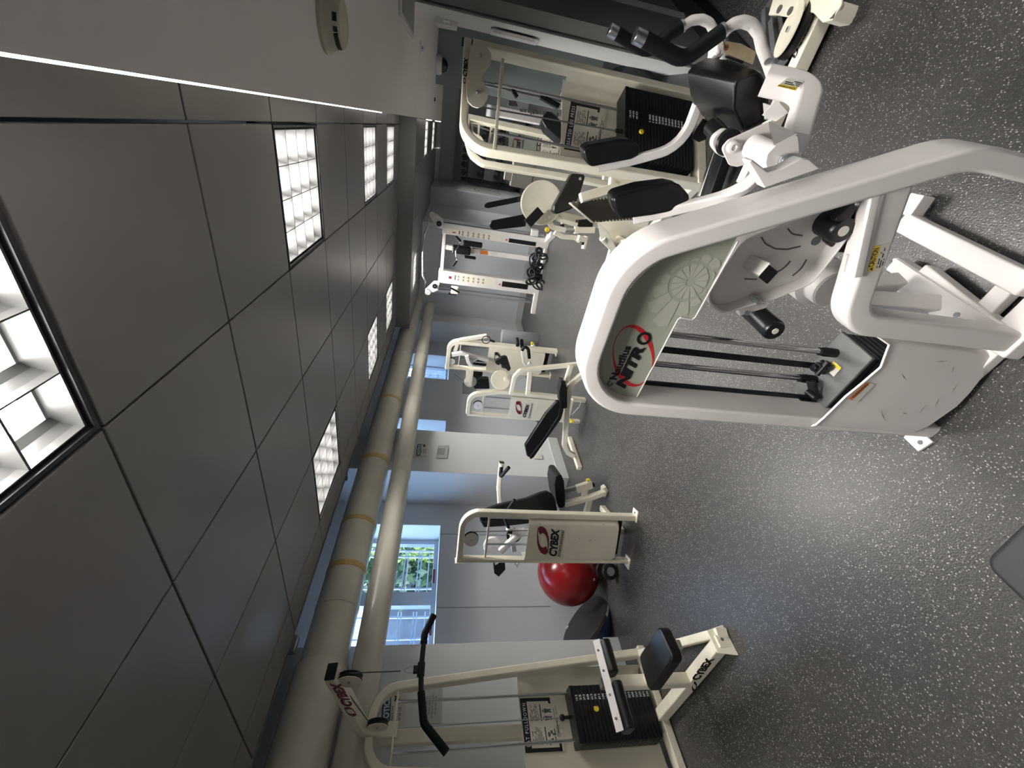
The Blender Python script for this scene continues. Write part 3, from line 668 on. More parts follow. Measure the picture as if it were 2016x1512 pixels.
    b = B(); b.prism(SH.pts([(1671, 785), (1707, 753), (1713, 754), (1677, 788)], -.0008), Yn, -.0003, 0); b.ob('heading', M_orange, W_, smooth=False)
    lettering('WARNING', SH.px(1680, 784.5, -.0013), SH.px(1710, 757, -.0013), SH.px(1676, 782, -.0013), M_ink, W_, OUT, th=.0002)
    b = B(); rd = random.Random(5)
    for x, z, l, a in ((-.40, .30, .02, 60), (-.36, .16, .012, 30), (-.47, .12, .018, 20), (-.52, .20, .012, 80), (-.535, .27, .03, 50), (-.34, .22, .018, 100), (-.42, .10, .014, 10), (-.50, .15, .016, 0)):
        c = V((x, .8712, z)); q = V((math.cos(math.radians(a)), 0, math.sin(math.radians(a)))); s = V((-q.z, 0, q.x)); b.prism([c-q*l, c+s*.0018, c+q*l, c-s*.0012], (0, -1, 0), .0005)
    b.ob('scuff', mat('scuff marks', (.22, .20, .19), .7), S, smooth=False)
    b = B(); b.prism([atZ(1778, 861, .012), atZ(1807, 889, .012), atZ(1836, 870, .012), atZ(1800, 838, .012)], (0, 0, -1), .012); b.ob('foot_plate', M_white, t, bev=.002)
    b = B(); c = atZ(1812, 871, .012); b.cyl(c, c+V((0, 0, .002)), .0075, seg=20); b.ob('bolt', M_dark, t)
    # base rails on the floor
    b = B(); b.beam(atZ(1782, 438, .05), atZ(2035, 566, .05), .062, .055); b.ob('base_rail', M_white, t, bev=.006)
    b = B(); p0 = atZ(1765, 520, .05); p1 = atZ(1975, 655, .05); b.beam(p0, p1, .05, .055); b.ob('base_rail', M_white, t, bev=.006)
    b = B(); b.prism([atZ(1757, 509, .085), atZ(1763, 508, .085), atZ(1960, 635, .085), atZ(1948, 648, .085), atZ(1860, 640, .085), atZ(1752, 566, .085)], (0, 0, -1), .006); b.ob('gusset', M_white, t, bev=.002)
    b = B(); c = atZ(1884, 620, .085); b.cyl(c, c+V((0, 0, .003)), .008, seg=20); b.ob('bolt', M_steel, t)
    b = B(); b.beam(atZ(1818, 384, .05), atZ(1790, 425, .05), .05, .05); b.ob('base_rail', M_white, t, bev=.004)
    b = B(); b.beam(X(.30, .035, .04), X(.74, .035, .04), .08, .06); b.beam(X(.34, .035, .14), X(.5, .035, .14), .05, .04); b.ob('base_beam', M_white, t, bev=.006)
    b = B(); b.beam(X(.345, .05, .05), X(.40, .05, .36), .05, .05); b.beam(X(.005, .03), X(.33, .03), .05, .04); b.ob('base_beam', M_white, t, bev=.005)
    # cam housing (dish)
    out = [(1462, 474), (1553, 438), (1625, 408), (1700, 378), (1702, 420), (1655, 485), (1598, 558), (1521, 588), (1424, 617), (1397, 597), (1396, 570)]
    b = B(); rim = [NP.px(x, y, .085) for x, y in out]; rim2 = [p+Yn*.035 for p in rim]
    b.rtube([p+Yn*.018 for p in rim], .005, .042, Yn, .04, .002, closed=True, seg=6); b.prism(rim2, Yn, .004, .04); H_ = b.ob('cam_housing', M_white, t, ang=50)
    b = B()
    for a in ([(1499, 467), (1507, 480), (1527, 490), (1550, 491), (1576, 485)], [(1551, 450), (1560, 461), (1580, 464)], [(1528, 537), (1545, 527), (1556, 514)], [(1560, 543), (1577, 530), (1588, 511)], [(1466, 549), (1490, 550)]):
        b = B(); b.rtube(fillet([NP.px(x, y, .119) for x, y in a], .03), .0035, .002, Yn, 0, .0005); b.ob('slot', M_dark, H_)
    if 1: pass; b = B(); c = NP.px(1606, 474, .119); b.cyl(c, c-Yn*.002, .011, seg=24); b.ob('hole', M_dark, H_)
    f = NP.px(1512, 540, .05); b = B(); b.box(f+Yn*.035, (.035, .07, .035), Matrix.Rotation(math.radians(22), 3, 'Y')); b.ob('shaft_stub', M_white, H_, bev=.003)
    b = B(); b.box(f-Yn*.001, (.034, .004, .034), Matrix.Rotation(math.radians(22), 3, 'Y')); b.ob('end_cap', M_plastic, H_, bev=.002)
    b = B(); c = NP.px(1482, 585, .10); b.cyl(c, c-Yn*.03, .006); b.cyl(c, c-Yn*.012, .011, seg=6); b.ob('bolt', M_steel, H_)
    # foam rollers
    def roller(px, py, y0, y1, r, rc, name='foam_roller'):
        c = NP.px(px, py, y0); b = B(); L = y1-y0
        b.lathe(c, Yn, [(0, 0), (r*.85, 0), (r*.96, .004), (r, .012), (r, L-.01), (r*.9, L), (0, L)], 40); o = b.ob(name, M_vinyl, t)
        b = B(); b.lathe(c-Yn*.002, Yn, [(0, 0), (rc, 0), (rc, .004)], 24); b.ob('axle_cap', M_lwhite, o); return c
    roller(1526, 652, .06, .19, .029, .0085)
    b = B(); b.prism(NP.pts([(1452, 604), (1456, 623), (1512, 606), (1508, 598)], .10), Yn, .02, 0); b.ob('roller_bracket', M_white, t, bev=.003)
    b = B(); c = NP.px(1470, 615, .098); b.cyl(c, c-Yn*.006, .006); b.ob('bolt', M_steel, t)
    roller(1660, 455, .06, .14, .030, .0115, 'crank_roller')
    b = B(); b.prism(NP.pts([(1622, 452), (1640, 425), (1672, 392), (1712, 383), (1700, 480), (1680, 500), (1650, 498), (1630, 480)], .10), Yn, .05, .01); b.ob('crank_arm', M_plastic, t, bev=.006)
    b = B(); b.prism(NP.pts([(1640, 438), (1682, 394), (1696, 400), (1672, 436)], .06), Yn, .02, .006); b.ob('crank_link', M_plastic, t, bev=.004)
    b = B(); c = NP.px(1687, 402, .055); b.sphere(c, .0045, 12, 8); b.ob('bolt', M_steel, t)
    # pivot drum below
    b = B(); c = atY(1640, 572, 1.06); b.lathe(c, Yn, [(0, 0), (.05, 0), (.055, .005), (.055, .05), (.075, .055), (.075, .10), (0, .10)], 40); b.ob('pivot_drum', M_white, t)
    b = B(); b.beam(atY(1652, 575, 1.13), atY(1760, 560, 1.2), .07, .05); b.beam(atY(1700, 590, 1.12), atY(1850, 600, 1.08), .05, .05); b.ob('seat_post', M_white, t, bev=.006)
    # bracket hub on the sloping tube
    HP = Pl((0, 1.0), 0)
    b = B(); b.prism(NP.pts([(1505, 371), (1474, 320), (1481, 314), (1512, 338), (1540, 332), (1577, 312), (1594, 313), (1616, 332)], .06), Yn, .03, 0); b.ob('hub_bracket', M_white, t, bev=.003)
    near = [(1507, 322), (1511, 303), (1527, 287), (1571, 264), (1576, 312), (1564, 322), (1538, 333), (1514, 339)]
    b = B(); b.prism([atY(x, y, 1.0) for x, y in near], Yn, .006, .008); b.ob('hub_cheek', M_white, t, bev=.0015)
    far = [(1421, 292), (1436, 275), (1517, 239), (1571, 263), (1545, 290), (1500, 315), (1452, 329), (1437, 326)]
    b = B(); b.prism([atY(x, y, 1.10) for x, y in far], Yn, .008, .012); b.ob('hub_cheek', M_white, t, bev=.0015)
    b = B(); b.prism([atY(1517, 239, 1.10), atY(1571, 263, 1.10), atY(1571, 264, 1.0), atY(1527, 287, 1.0), atY(1517, 250, 1.09)], (0, 0, 1), .005); b.ob('hub_web', M_white, t, bev=.001)
    b = B(); b.cyl(atY(1482, 289, 1.10), atY(1532, 314, 1.007), .028, seg=40); b.ob('hub_barrel', M_white, t)
    b = B(); c = atY(1540, 314.5, 1.0); b.cyl(c, c-Yn*.010, .013, seg=6); b.cyl(c-Yn*.010, c-Yn*.014, .008); b.ob('hex_bolt', M_steel, t, bev=.001)
    b = B(); c = atY(1441, 289, 1.10); b.lathe(c, -Yn, [(0, 0), (.015, 0), (.013, .010), (.007, .012), (.005, .008), (0, .008)], 24); b.ob('pivot_knob', M_white, t)
    b = B(); b.prism([atY(x, y, 1.16) for x, y in [(1401, 287), (1406, 268), (1428, 252), (1453, 262), (1445, 300), (1428, 313), (1414, 303)]], Yn, .02, .02); b.ob('cam_ring', M_white, t, bev=.003)
    b = B(); c = atY(1437, 281, 1.14); b.lathe(c, Yn, [(0, 0), (.03, 0), (.032, .01), (0, .012)], 28); b.ob('cam_bumper', M_plastic, t)
    # arms with knee pads
    def path(L): return [atY(x, y, yy) for x, y, yy in L]
    b = B(); b.rtube(path([(1500, 338, 1.06), (1472, 365, 1.13), (1430, 387, 1.2), (1370, 402, 1.25), (1300, 419, 1.29), (1247, 431, 1.31)]), .030, .03, Yn, .1, .006); b.ob('arm', M_white, t, ang=50)
    b = B(); b.rtube(path([(1374, 205, 1.6), (1358, 248, 1.62), (1340, 276, 1.64), (1312, 297, 1.66), (1240, 317, 1.69), (1178, 329, 1.72)]), .032, .03, Yn, .1, .006); b.ob('arm', M_white, t, ang=50)
    def pad(L, y, th, bev, name='knee_pad'):
        P0 = [atY(a+4, c+5, y) for a, c in L]; b = B(); b.prism(P0, Yn, th, .02); o = b.ob(name, M_vinyl, t, bev=bev, bseg=4); cen = sum(P0, V((0, 0, 0)))/len(P0)
        b = B(); b.tube([cen+(p-cen)*1.005+Yn*(bev*.9) for p in fillet(P0, .02, 6, True)], .0014, seg=6, closed=True); b.ob('piping', M_vinyl, o); return o
    pad([(1201, 387), (1211, 377), (1259, 363), (1316, 356), (1336, 361), (1356, 383), (1355, 397), (1342, 409), (1280, 421), (1226, 428), (1215, 424), (1205, 405)], 1.26, .075, .018)
    pad([(1144.6, 290), (1159.5, 282), (1223, 271), (1243, 273), (1257.7, 286), (1254.8, 300), (1239, 308.5), (1200, 316), (1161.5, 323.8), (1151.6, 315.5)], 1.66, .09, .02)
    # back pad (big padded block)
    b = B(); fr = [(1447, 160), (1493, 141), (1507, 165), (1515, 235), (1463, 257), (1444, 215)]; bk = [(1352, 142), (1364, 128), (1395, 114), (1440, 119), (1490, 137), (1500, 236), (1413, 249), (1382, 227), (1360, 190)]
    hull(b, [atY(x, y, 1.34) for x, y in fr]+[atY(x, y, 1.56) for x, y in bk]+[atY(x+8, y+3, 1.60) for x, y in bk]); o = b.ob('seat_pad', M_vinyl, t, bev=.016, bseg=4)
    b = B(); b.tube(fillet([atY(x, y, 1.337) for x, y in fr], .02, 6, True), .0022, seg=8, closed=True); b.ob('piping', M_vinyl, o)
    b = B(); hull(b, [atY(x, y, yy) for x, y in [(1384, 233), (1398, 241), (1390, 275), (1376, 280), (1361, 273), (1372, 250)] for yy in (1.45, 1.52)]); b.ob('support_pad', M_vinyl, t, bev=.008, bseg=3)
    b = B(); b.tube([atY(1402, 250, 1.40), atY(1432, 282, 1.30)], .026, seg=24); b.ob('foam_roller', M_vinyl, t)
    # U bend carrying the handles
    b = B(); q = path([(1506, 158, 1.28), (1594, 176, 1.22), (1562, 284, 1.08)]); nn = (q[1]-q[0]).cross(q[2]-q[1]).normalized()
    b.rtube(q, .058, .06, nn, [0, .07, 0], .012, seg=12); b.ob('handle_post', M_white, t, ang=50)
    b = B(); b.prism(path([(1503, 228, 1.3), (1530, 196, 1.28), (1553, 222, 1.25), (1528, 240, 1.22)]), Yn, .01, 0); b.prism(path([(1505, 203, 1.32), (1527, 210, 1.31), (1524, 236, 1.31), (1508, 236, 1.32)]), Yn, .01); b.ob('pad_bracket', M_white, t, bev=.002)
    nz = nn if nn.z > 0 else -nn
    def onU(x, y): # top face of the bend
        o0 = q[1]+nz*.0305; r = ray(x, y); return CAM+r*(nz.dot(o0-CAM)/nz.dot(r))
    b = B(); b.prism([onU(1530, 170), (onU(1550, 154)), onU(1583, 160), onU(1566, 179)], nz, .0008); L3 = b.ob('caution_label', M_lwhite, t, smooth=False)
    b = B(); b.prism([onU(1530, 170), onU(1535, 166), onU(1571, 173), onU(1566, 179)], nz, .0012); b.ob('heading', M_lyellow, L3, smooth=False)
    lettering('CAUTION', onU(1565.5, 174.5)+nz*.0014, onU(1533, 168)+nz*.0014, onU(1564, 177.5)+nz*.0014, M_ink, L3, nz, th=.0002)
    fine_print(onU(1571, 172)+nz*.0009, onU(1537, 165)-onU(1571, 172), onU(1580, 163)-onU(1571, 172), 3, M_ink, L3, nz, seed=9)
    # handles
    def handle(y, w, foam, cap, r, rf, lab):
        b = B(); b.tube([atY(a, c, y) for a, c in w], r, .03, 20); o = b.ob('handle', M_white, t, ang=60, label=lab)
        b = B(); fp = [atY(a, c, y) for a, c in foam]; b.tube(fp, rf, .05, 24, fseg=8); b.ob('foam_grip', M_foam, o, ang=60)
        dd = (fp[-1]-fp[-2]).normalized(); b = B(); L = (atY(*cap, y)-fp[-1]).length; b.lathe(fp[-1]-dd*.002, dd, [(0, 0), (rf*.98, 0), (rf*.98, L-.003), (rf*.9, L), (0, L+.001)], 36); b.ob('end_cap', M_alu, o, label='brushed aluminium end cap')
        d0 = (fp[1]-fp[0]).normalized(); b = B(); b.lathe(fp[0]-d0*.008, d0, [(0, 0), (rf*.98, 0), (rf*.98, .011), (0, .011)], 32); b.ob('collar', M_steel, o)
        return o
    h = handle(1.3, [(1520, 150), (1513, 128), (1500, 95), (1494, 66), (1480, 48), (1462, 42), (1444, 47), (1424, 62)], [(1421, 63), (1392, 84), (1345, 119), (1268, 78)], (1248, 68), .0140, .0190, 'nearer white curved handle')
    b = B(); c = atY(1512, 122, 1.28); b.lathe(c, V((-.3, -1, .3)), [(0, 0), (.009, 0), (.0085, .004), (0, .005)], 18); b.ob('screw', M_alu, h)
    handle(1.68, [(1425, 118), (1417, 92), (1406, 63), (1397, 45), (1381, 38), (1362, 40), (1343, 52)], [(1341, 53), (1318, 67), (1278, 104), (1214, 66)], (1198, 58), .0145, .0190, 'farther white curved handle')
    b = B(); c = atY(1410, 100, 1.6); b.box(c, (.05, .05, .03), rotz(.5)); b.cyl(c, c+V((-.01, -.035, .01)), .009); b.ob('handle_clamp', M_white, t, bev=.006)
    # tag
    b = B(); b.prism([atY(x, y, 1.42) for x, y in [(1422, 86), (1431, 81), (1460, 86), (1489, 102), (1482, 127), (1427, 105)]], Yn, .0012, 0)
    tg = b.ob('paper_tag', mat('manila card', (.42, .34, .22), .7, nz=.15, nsc=30)); regroup(tg, atY(1425, 95, 1.42)); tag(tg, 'worn manila paper tag hanging from the farther white handle', 'tag')
    b = B(); c = atY(1429, 94, 1.419); b.cyl(c, c-Yn*.001, .007, seg=18); b.ob('eyelet', mat('brown eyelet', (.2, .07, .03), .7), tg)
    b = B(); b.prism([atY(x, y, 1.418) for x, y in [(1428, 109), (1427, 113), (1462, 126), (1465, 121)]], Yn, -.0008, 0); b.ob('dark_strip', M_ink, tg, smooth=False)
    b = B(); b.tube([atY(1429, 94, 1.418), atY(1424, 80, 1.36), atY(1420, 70, 1.32)], .0012, .02, 6); b.ob('string', M_ink, tg)
nautilus()
# ================= ALMOND COLOURED MACHINES =================
UP = V((0, 0, 1))
def flat(pl, L, d, th, m, parent, name, bev=.002, fil=0, **k):
    b = B(); b.prism(pl.pts(L, d), pl.n, th, fil); return b.ob(name, m, parent, bev=bev, **k)
def brand(pl, A, Bp, T, d, m, parent, em=None, ms=None, s=None):
    """brand word; em = emblem (centre, right end, top) pixel triple"""
    o = -pl.n; lettering('CYBEX', pl.px(*A, d), pl.px(*Bp, d), pl.px(*T, d), m, parent, o, bold=.055, shear=.22)
    if em:
        c = pl.px(*em[0], d); swirl(c, (pl.px(*em[1], d)-c)*2, (pl.px(*em[2], d)-c)*4, ms or m, ms or m, parent, o)
def stack_front(t, PL, a0, a1, z0, z1, d, dep, n, nums, numa, numw, knob, lan, rods):
    h = (z1-z0)/n; b = B()
    for k in range(n): b.box(PL((a0+a1)/2, z0+h*(k+.5), d+dep/2), (a1-a0, dep, h-.0009), basis(PL.u, PL.n, UP))
    s = b.ob('weight_stack', M_stack, t, bev=.0007, bseg=1)
    b = B(); b.box(PL((a0+a1)/2, z1+.012, d+dep/2), (a1-a0+.004, dep+.004, .024), basis(PL.u, PL.n, UP)); b.ob('top_plate', M_dark if False else M_black, t, bev=.003)
    for k, w in enumerate(nums):
        z = z1-h*(k+.72)
        if w: lettering(w, PL(numa, z, d-.001), PL(numa+numw, z, d-.001), PL(numa, z+h*.5, d-.001), M_wtext, s, -PL.n, bold=.01)
    p = PL.px(*knob, d-.012); b = B(); b.lathe(p, PL.n, [(0, 0), (.013, 0), (.0165, .003), (.0165, .008), (.008, .012), (.005, .02), (0, .02)], 28); b.ob('selector_pin', M_yellow, t, label='yellow selector pin')
    b = B(); b.tube([PL.px(*q, d-.014) for q in lan], .0022, .03, 6); b.ob('lanyard', M_plastic, t)
    for a, zt in rods:
        b = B(); b.cyl(PL(a, z1, d+dep/2), PL(a, zt, d+dep/2), .0085, seg=16); b.ob('guide_rod', M_chrome, t)
def feetp(t, PL, L, m=None, s=.09):
    for a, d in L:
        b = B(); b.box(PL(a, .005, d), (s, s*.9, .01), basis(PL.u, PL.n, UP)); b.ob('foot_plate', m or M_cream, t, bev=.002)
        b = B(); b.cyl(PL(a+.02, .01, d), PL(a+.02, .013, d), .008, seg=14); b.ob('bolt', M_dark, t)
def pulley(t, c, ax, r, w=.02, hub=True, plate=True, m=None):
    ax = V(ax).normalized(); c = V(c); b = B(); b.lathe(c-ax*w/2, ax, [(0, 0), (r, 0), (r, .003), (r-.006, w*.4), (r-.006, w*.6), (r, w-.003), (r, w), (0, w)], 36); o = b.ob('pulley', M_plastic, t)
    if plate:
        b = B(); b.lathe(c-ax*(w/2+.006), ax, [(0, 0), (r*.97, 0), (r*.97, .003), (0, .003)], 36); b.ob('pulley_cover', m or M_creamd, o)
    b = B(); b.cyl(c-ax*(w/2+.012), c+ax*(w/2+.006), .007, seg=6); b.ob('bolt', M_steel, o); return o

# ---- lat pulldown ----
def lat():
    LP = Pl((-2.97, 0), 90); t = thing('lat_pulldown', 'cream lat pulldown machine with a black bent bar, lower edge of the picture', 'exercise machine', (-2.75, .96, 0))
    b = B(); b.rtube([LP(1.325, 0), LP(1.165, 1.822), LP(.79, 1.822), LP(.64, 0)], .048, .07, LP.n, [0, .15, .15, 0], .01, seg=12); b.ob('frame', M_cream, t, ang=50)
    b = B(); b.rtube([LP(.97, .0, .22), LP(.97, 1.78, .12), LP(.97, 1.8, -.02)], .05, .075, LP.u, [0, .04, 0], .01); b.ob('rear_post', M_cream, t, ang=50)
    b = B(); b.box(LP(.98, 1.69, -.0), (.40, .03, .012), basis(LP.u, LP.n, UP)); b.ob('cross_bar', M_cream, t, bev=.002)
    # floor frame
    b = B(); b.beam(LP(.60, .03), LP(1.36, .03), .075, .05); b.ob('base_rail', M_cream, t, bev=.006)
    b = B(); b.beam(V((-2.95, .95, .045)), V((-2.03, .95, .045)), .062, .07); bb = b.ob('base_rail', M_cream, t, bev=.006)
    b = B(); b.rtube([V((-2.97, 1.32, .035)), V((-2.02, .985, .035))], .045, .06, UP, 0, .008); b.ob('base_rail', M_cream, t, bev=0)
    b = B(); b.prism([V((-2.03, 1.03, 0)), V((-2.03, .88, 0)), V((-2.045, .90, .10)), V((-2.045, 1.01, .10))], (-1, 0, 0), .008); b.ob('foot_plate', M_cream, t, bev=.003)
    b = B(); c = V((-2.029, .955, .05)); b.cyl(c, c+V((.003, 0, 0)), .008); b.ob('bolt', M_dark, t)
    FP = Pl((-2.5, .918), 0); brand(FP, (1376, 1338), (1408, 1294), (1367, 1330), -.0006, M_ink, bb, em=((1367, 1352), (1371, 1344), (1363, 1349)), ms=M_ink)
    # panel, placard and stack
    b = B(); rows = []
    for z in (.06, .4, .93): rows.append([LP(a, z + (.0 if abs(a-.99) < .2 or z < .9 else -.0), d) for a, d in ((.70, .02), (.715, .07), (.735, .085), (.85, .09), (1.0, .09), (1.15, .09), (1.21, .085), (1.245, .06), (1.25, -.0))])
    b.sheet(rows, LP.n, .003); b.ob('back_shroud', M_creamd, t, ang=60)
    TL, TR, BR = LP.px(1034.7, 1482.7, .086), LP.px(1023, 1375, .086), LP.px(1094.5, 1373, .086)
    placard(TL, TR-TL, (BR-TR), -LP.n, 'LAT PULLDOWN', t, 3)
    stack_front(t, LP, .835, 1.125, .09, .60, -.045, .115, 20, ['12.5', '25', '37.5', '50', '62.5', '75', '87.5', '100', '112.5', '125', '137.5', '150', '162.5', '175', '187.5', '200', '212.5', '225', '237.5', '250'], 1.045, .03, (1174.6, 1394), [(1143, 1408), (1150, 1407), (1160, 1400), (1168, 1388), (1175, 1390)], ((.867, 1.70), (1.107, 1.70)))
    b = B(); b.sphere(LP(.98, .685, .01), (.018, .018, .018), 20, 14); b.cyl(LP(.98, .61, .01), LP(.98, .68, .01), .009); b.ob('stack_stem', M_plastic, t)
    b = B(); b.cyl(LP(.98, .69, .01), LP(.98, 1.74, .01), .0035, seg=8); b.ob('cable', M_steel, t)
    # top arm with pulleys
    A = V((-2.97, .97, 1.80)); E = V((-2.255, .97, 1.985))
    b = B(); b.rtube([A+V((-.02, 0, -.12)), V((-2.93, .97, 1.86)), E], .05, .075, (0, 1, 0), .1, .008, seg=10); arm = b.ob('top_arm', M_cream, t, ang=50)
    d = (E-V((-2.93, .97, 1.86))).normalized(); b = B(); b.beam(E-d*.001, E+d*.008, .07, .046, UP); b.ob('end_cap', M_plastic, arm, bev=.002)
    AP = Pl((-2.5, .97-.0385), 0); brand(AP, (694, 1389), (668, 1343), (680, 1396), -.0006, M_maroon, arm, em=((690, 1401), (684, 1391), (682, 1403)), ms=M_maroon)
    c1 = V((-2.325, .97, 1.905)); c2 = V((-2.88, .97, 1.78)); pulley(t, c1, (0, 1, 0), .058, .022, m=M_cream); pulley(t, c2, (0, 1, 0), .058, .022, m=M_cream)
    b = B(); b.tube([c1+V((.0, 0, .058)), c2+V((.045, 0, .05))], .003, 0, 8); b.tube([c1+V((.05, 0, .0)), V((-2.262, .965, 1.67))], .003, 0, 8); b.ob('cable', M_dark, t)
    # hanging bar
    h = thing('lat_bar', 'black lat bar with bent ends hanging from the cream pulldown arm', 'exercise bar', (-2.255, .96, 1.57))
    BP = Pl((-2.255, 0), 90)
    pts = [(853, 1213), (836, 1248), (829, 1318), (829, 1362), (834, 1424), (878, 1480)]; W3 = [BP.px(*p) for p in pts]
    b = B(); b.tube(W3, .0125, .05, 16); b.ob('bar', M_black, h)
    b = B(); q = fillet(W3, .05, 8); b.tube([W3[0]+(W3[0]-W3[1]).normalized()*.004, W3[1], W3[1]*.72+W3[2]*.28], .0175, .04, 18); b.ob('rubber_grip', M_foam, h)
    b = B(); b.tube([W3[5]+(W3[5]-W3[4]).normalized()*.004, W3[4], W3[3]], .0175, .05, 18); b.ob('rubber_grip', M_foam, h)
    c = (BP.px(829, 1318)); b = B(); b.cyl(c-V((0, .03, 0)), c+V((0, .03, 0)), .018); b.box(c+V((0, 0, .022)), (.022, .03, .03)); b.ob('swivel', M_plastic, h, bev=.002)
    b = B(); b.tube([c+V((0, .012, .035)), c+V((0, .014, .05)), c+V((0, .0, .095)), c+V((0, -.014, .05)), c+V((0, -.012, .035))], .003, .008, 8); b.ob('snap_hook', M_steel, h)
    # seat and thigh pads
    z = .42; Q = [atZ(1262, 1292, z), atZ(1297, 1234, z), atZ(1322, 1288, z), atZ(1312, 1322, z), atZ(1277, 1361, z)]
    Q = [V((-2.27, .995, z)), V((-1.955, .995, z)), V((-1.94, .835, z)), V((-2.29, .83, z))]
    b = B(); b.prism([p for p in Q], (0, 0, -1), .06, .035); b.ob('seat', M_vinyl, t, bev=.012, bseg=4)
    b = B(); b.beam(V((-2.22, .92, .345)), V((-1.99, .92, .345)), .10, .025); b.beam(V((-2.45, .945, .33)), V((-2.0, .925, .33)), .045, .045); b.ob('seat_bracket', M_cream, t, bev=.004)
    b = B(); b.rtube([V((-2.45, .945, .06)), V((-2.45, .945, .545))], .055, .062, (0, 1, 0), 0, .008); b.ob('seat_post', M_cream, t)
    b = B(); c = V((-2.418, .93, .50)); b.cyl(c, c+V((.002, 0, 0)), .011); b.ob('hole', M_dark, t)
    b = B(); b.beam(V((-2.45, .945, .53)), V((-2.45, .945, .60)), .045, .04); b.ob('post_insert', M_dark, t, bev=.002)
    b = B(); b.prism([V((-2.350, 1.115, .621)), V((-2.323, 1.115, .591)), V((-2.323, .70, .591)), V((-2.350, .70, .621))], (.74, 0, .67), .005); tb = b.ob('thigh_bar', M_white, t, bev=.001)
    b = B()
    for y in (1.06, .98, .84, .76): c = V((-2.335, y, .604)); b.cyl(c, c+V((.006, 0, -.0)), .006)
    for k_, y in enumerate((1.06, .96, .85, .75)):
        bb2 = B(); c = V((-2.334, y, .611)); bb2.cyl(c, c+V((.0035, 0, .003)), .006); bb2.ob('bolt', M_dark, tb)
    b.bm.free()
    for y0, y1 in ((1.11, .945), (.905, .70)):
        b = B(); b.rtube([V((-2.345, y0, .56)), V((-2.345, y1, .56))], .09, .055, UP, 0, .025); b.ob('thigh_pad', M_vinyl, t, bev=.008, bseg=3)
lat()

# ---- chest press tower (rear shroud towards us) ----
def tower_rear(t, PL, s0, s1, H0, cov, rods, pul, logo_m=M_maroon, r=.11, cz=(.14, .86), cross=1.157, word=True, w=.045, dep=.06):
    b = B(); b.rtube([PL(s1-w/2, .0), PL(s1-w/2, H0-w/2), PL(s0+.0, H0-w/2)], w, dep, PL.n, [0, r, 0], .009, seg=12); b.ob('frame', M_cream, t, ang=50)
    b = B(); b.rtube([PL(s0+w*.3, .0, dep*.0), PL(s0+w*.3, H0-w, 0)], w*.6, dep, PL.n, 0, .006); b.ob('frame_post', M_cream, t, ang=50)
    b = B(); b.box(PL(s0-.003, H0-w/2, 0), (.006, dep+.012, w+.014), basis(PL.u, PL.n, UP)); b.ob('end_plate', M_cream, t, bev=.002)
    b = B(); b.box(PL((s0+s1)/2, cross, 0), (s1-s0-w, .014, .014), basis(PL.u, PL.n, UP)); b.ob('cross_bar', M_cream, t, bev=.002)
    a0, a1 = cov; rows = []
    for z in [cz[0]-.0, cz[0]+.03, cz[1]-.03, cz[1]]:
        f = .02 if z in (cz[0], ) else 0
        rows.append([PL(a, z, d) for a, d in ((a0+f, .10), (a0+f, .0), (a0+.012+f, -.028), (a0+.04, -.036), ((a0+a1)/2, -.040), (a1-.04-f, -.036), (a1-.012-f, -.026), (a1-f*.5, .0), (a1-f*.5, .10))])
    b = B(); b.sheet(rows, PL.n, .003); cv = b.ob('shroud', M_creamd, t, ang=60)
    for a, (z0, z1) in rods:
        b = B(); b.cyl(PL(a, z0, .06), PL(a, z1, .06), .0085, seg=14); b.ob('guide_rod', M_steel, t)
    if pul:
        a, z, rr = pul; pulley(t, PL(a, z, .0), PL.n, rr, .02, m=M_white); b = B(); b.cyl(PL(a+rr, z, .0), PL(a+rr, cz[1]-.05, .04), .003, seg=8); b.ob('cable', M_dark, t)
    b = B(); b.box(PL((a0+a1)/2, .30, .09), (a1-a0-.05, .1, .44), basis(PL.u, PL.n, UP)); b.ob('weight_stack', M_stack, t, bev=.004)
    return cv
def logo_block(PL, cv, d, c, r, tp, A, Bp, T, word2, m=M_maroon):
    cc = PL.px(*c, d); swirl(cc, (PL.px(*r, d)-cc)*2, (PL.px(*tp, d)-cc)*4, m, m, cv, -PL.n)
    lettering('CYBEX', PL.px(*A, d), PL.px(*Bp, d), PL.px(*T, d), M_ink, cv, -PL.n, bold=.055, shear=.22)
    if word2: lettering(word2[0], PL.px(*word2[1], d), PL.px(*word2[2], d), PL.px(*word2[3], d), M_ink, cv, -PL.n, bold=.012, shear=.2, space=1.1)
def scuffs(PL, cv, d, L):
    for k, (x, y, l, a) in enumerate(L):
        b = B(); c = PL.px(x, y, d); q = PL.u*math.cos(a)+UP*math.sin(a); s = PL.u*-math.sin(a)+UP*math.cos(a)
        b.prism([c-q*l, c+s*.0022, c+q*l, c-s*.0015], -PL.n, .0004); b.ob('scuff', M_ink, cv, smooth=False)
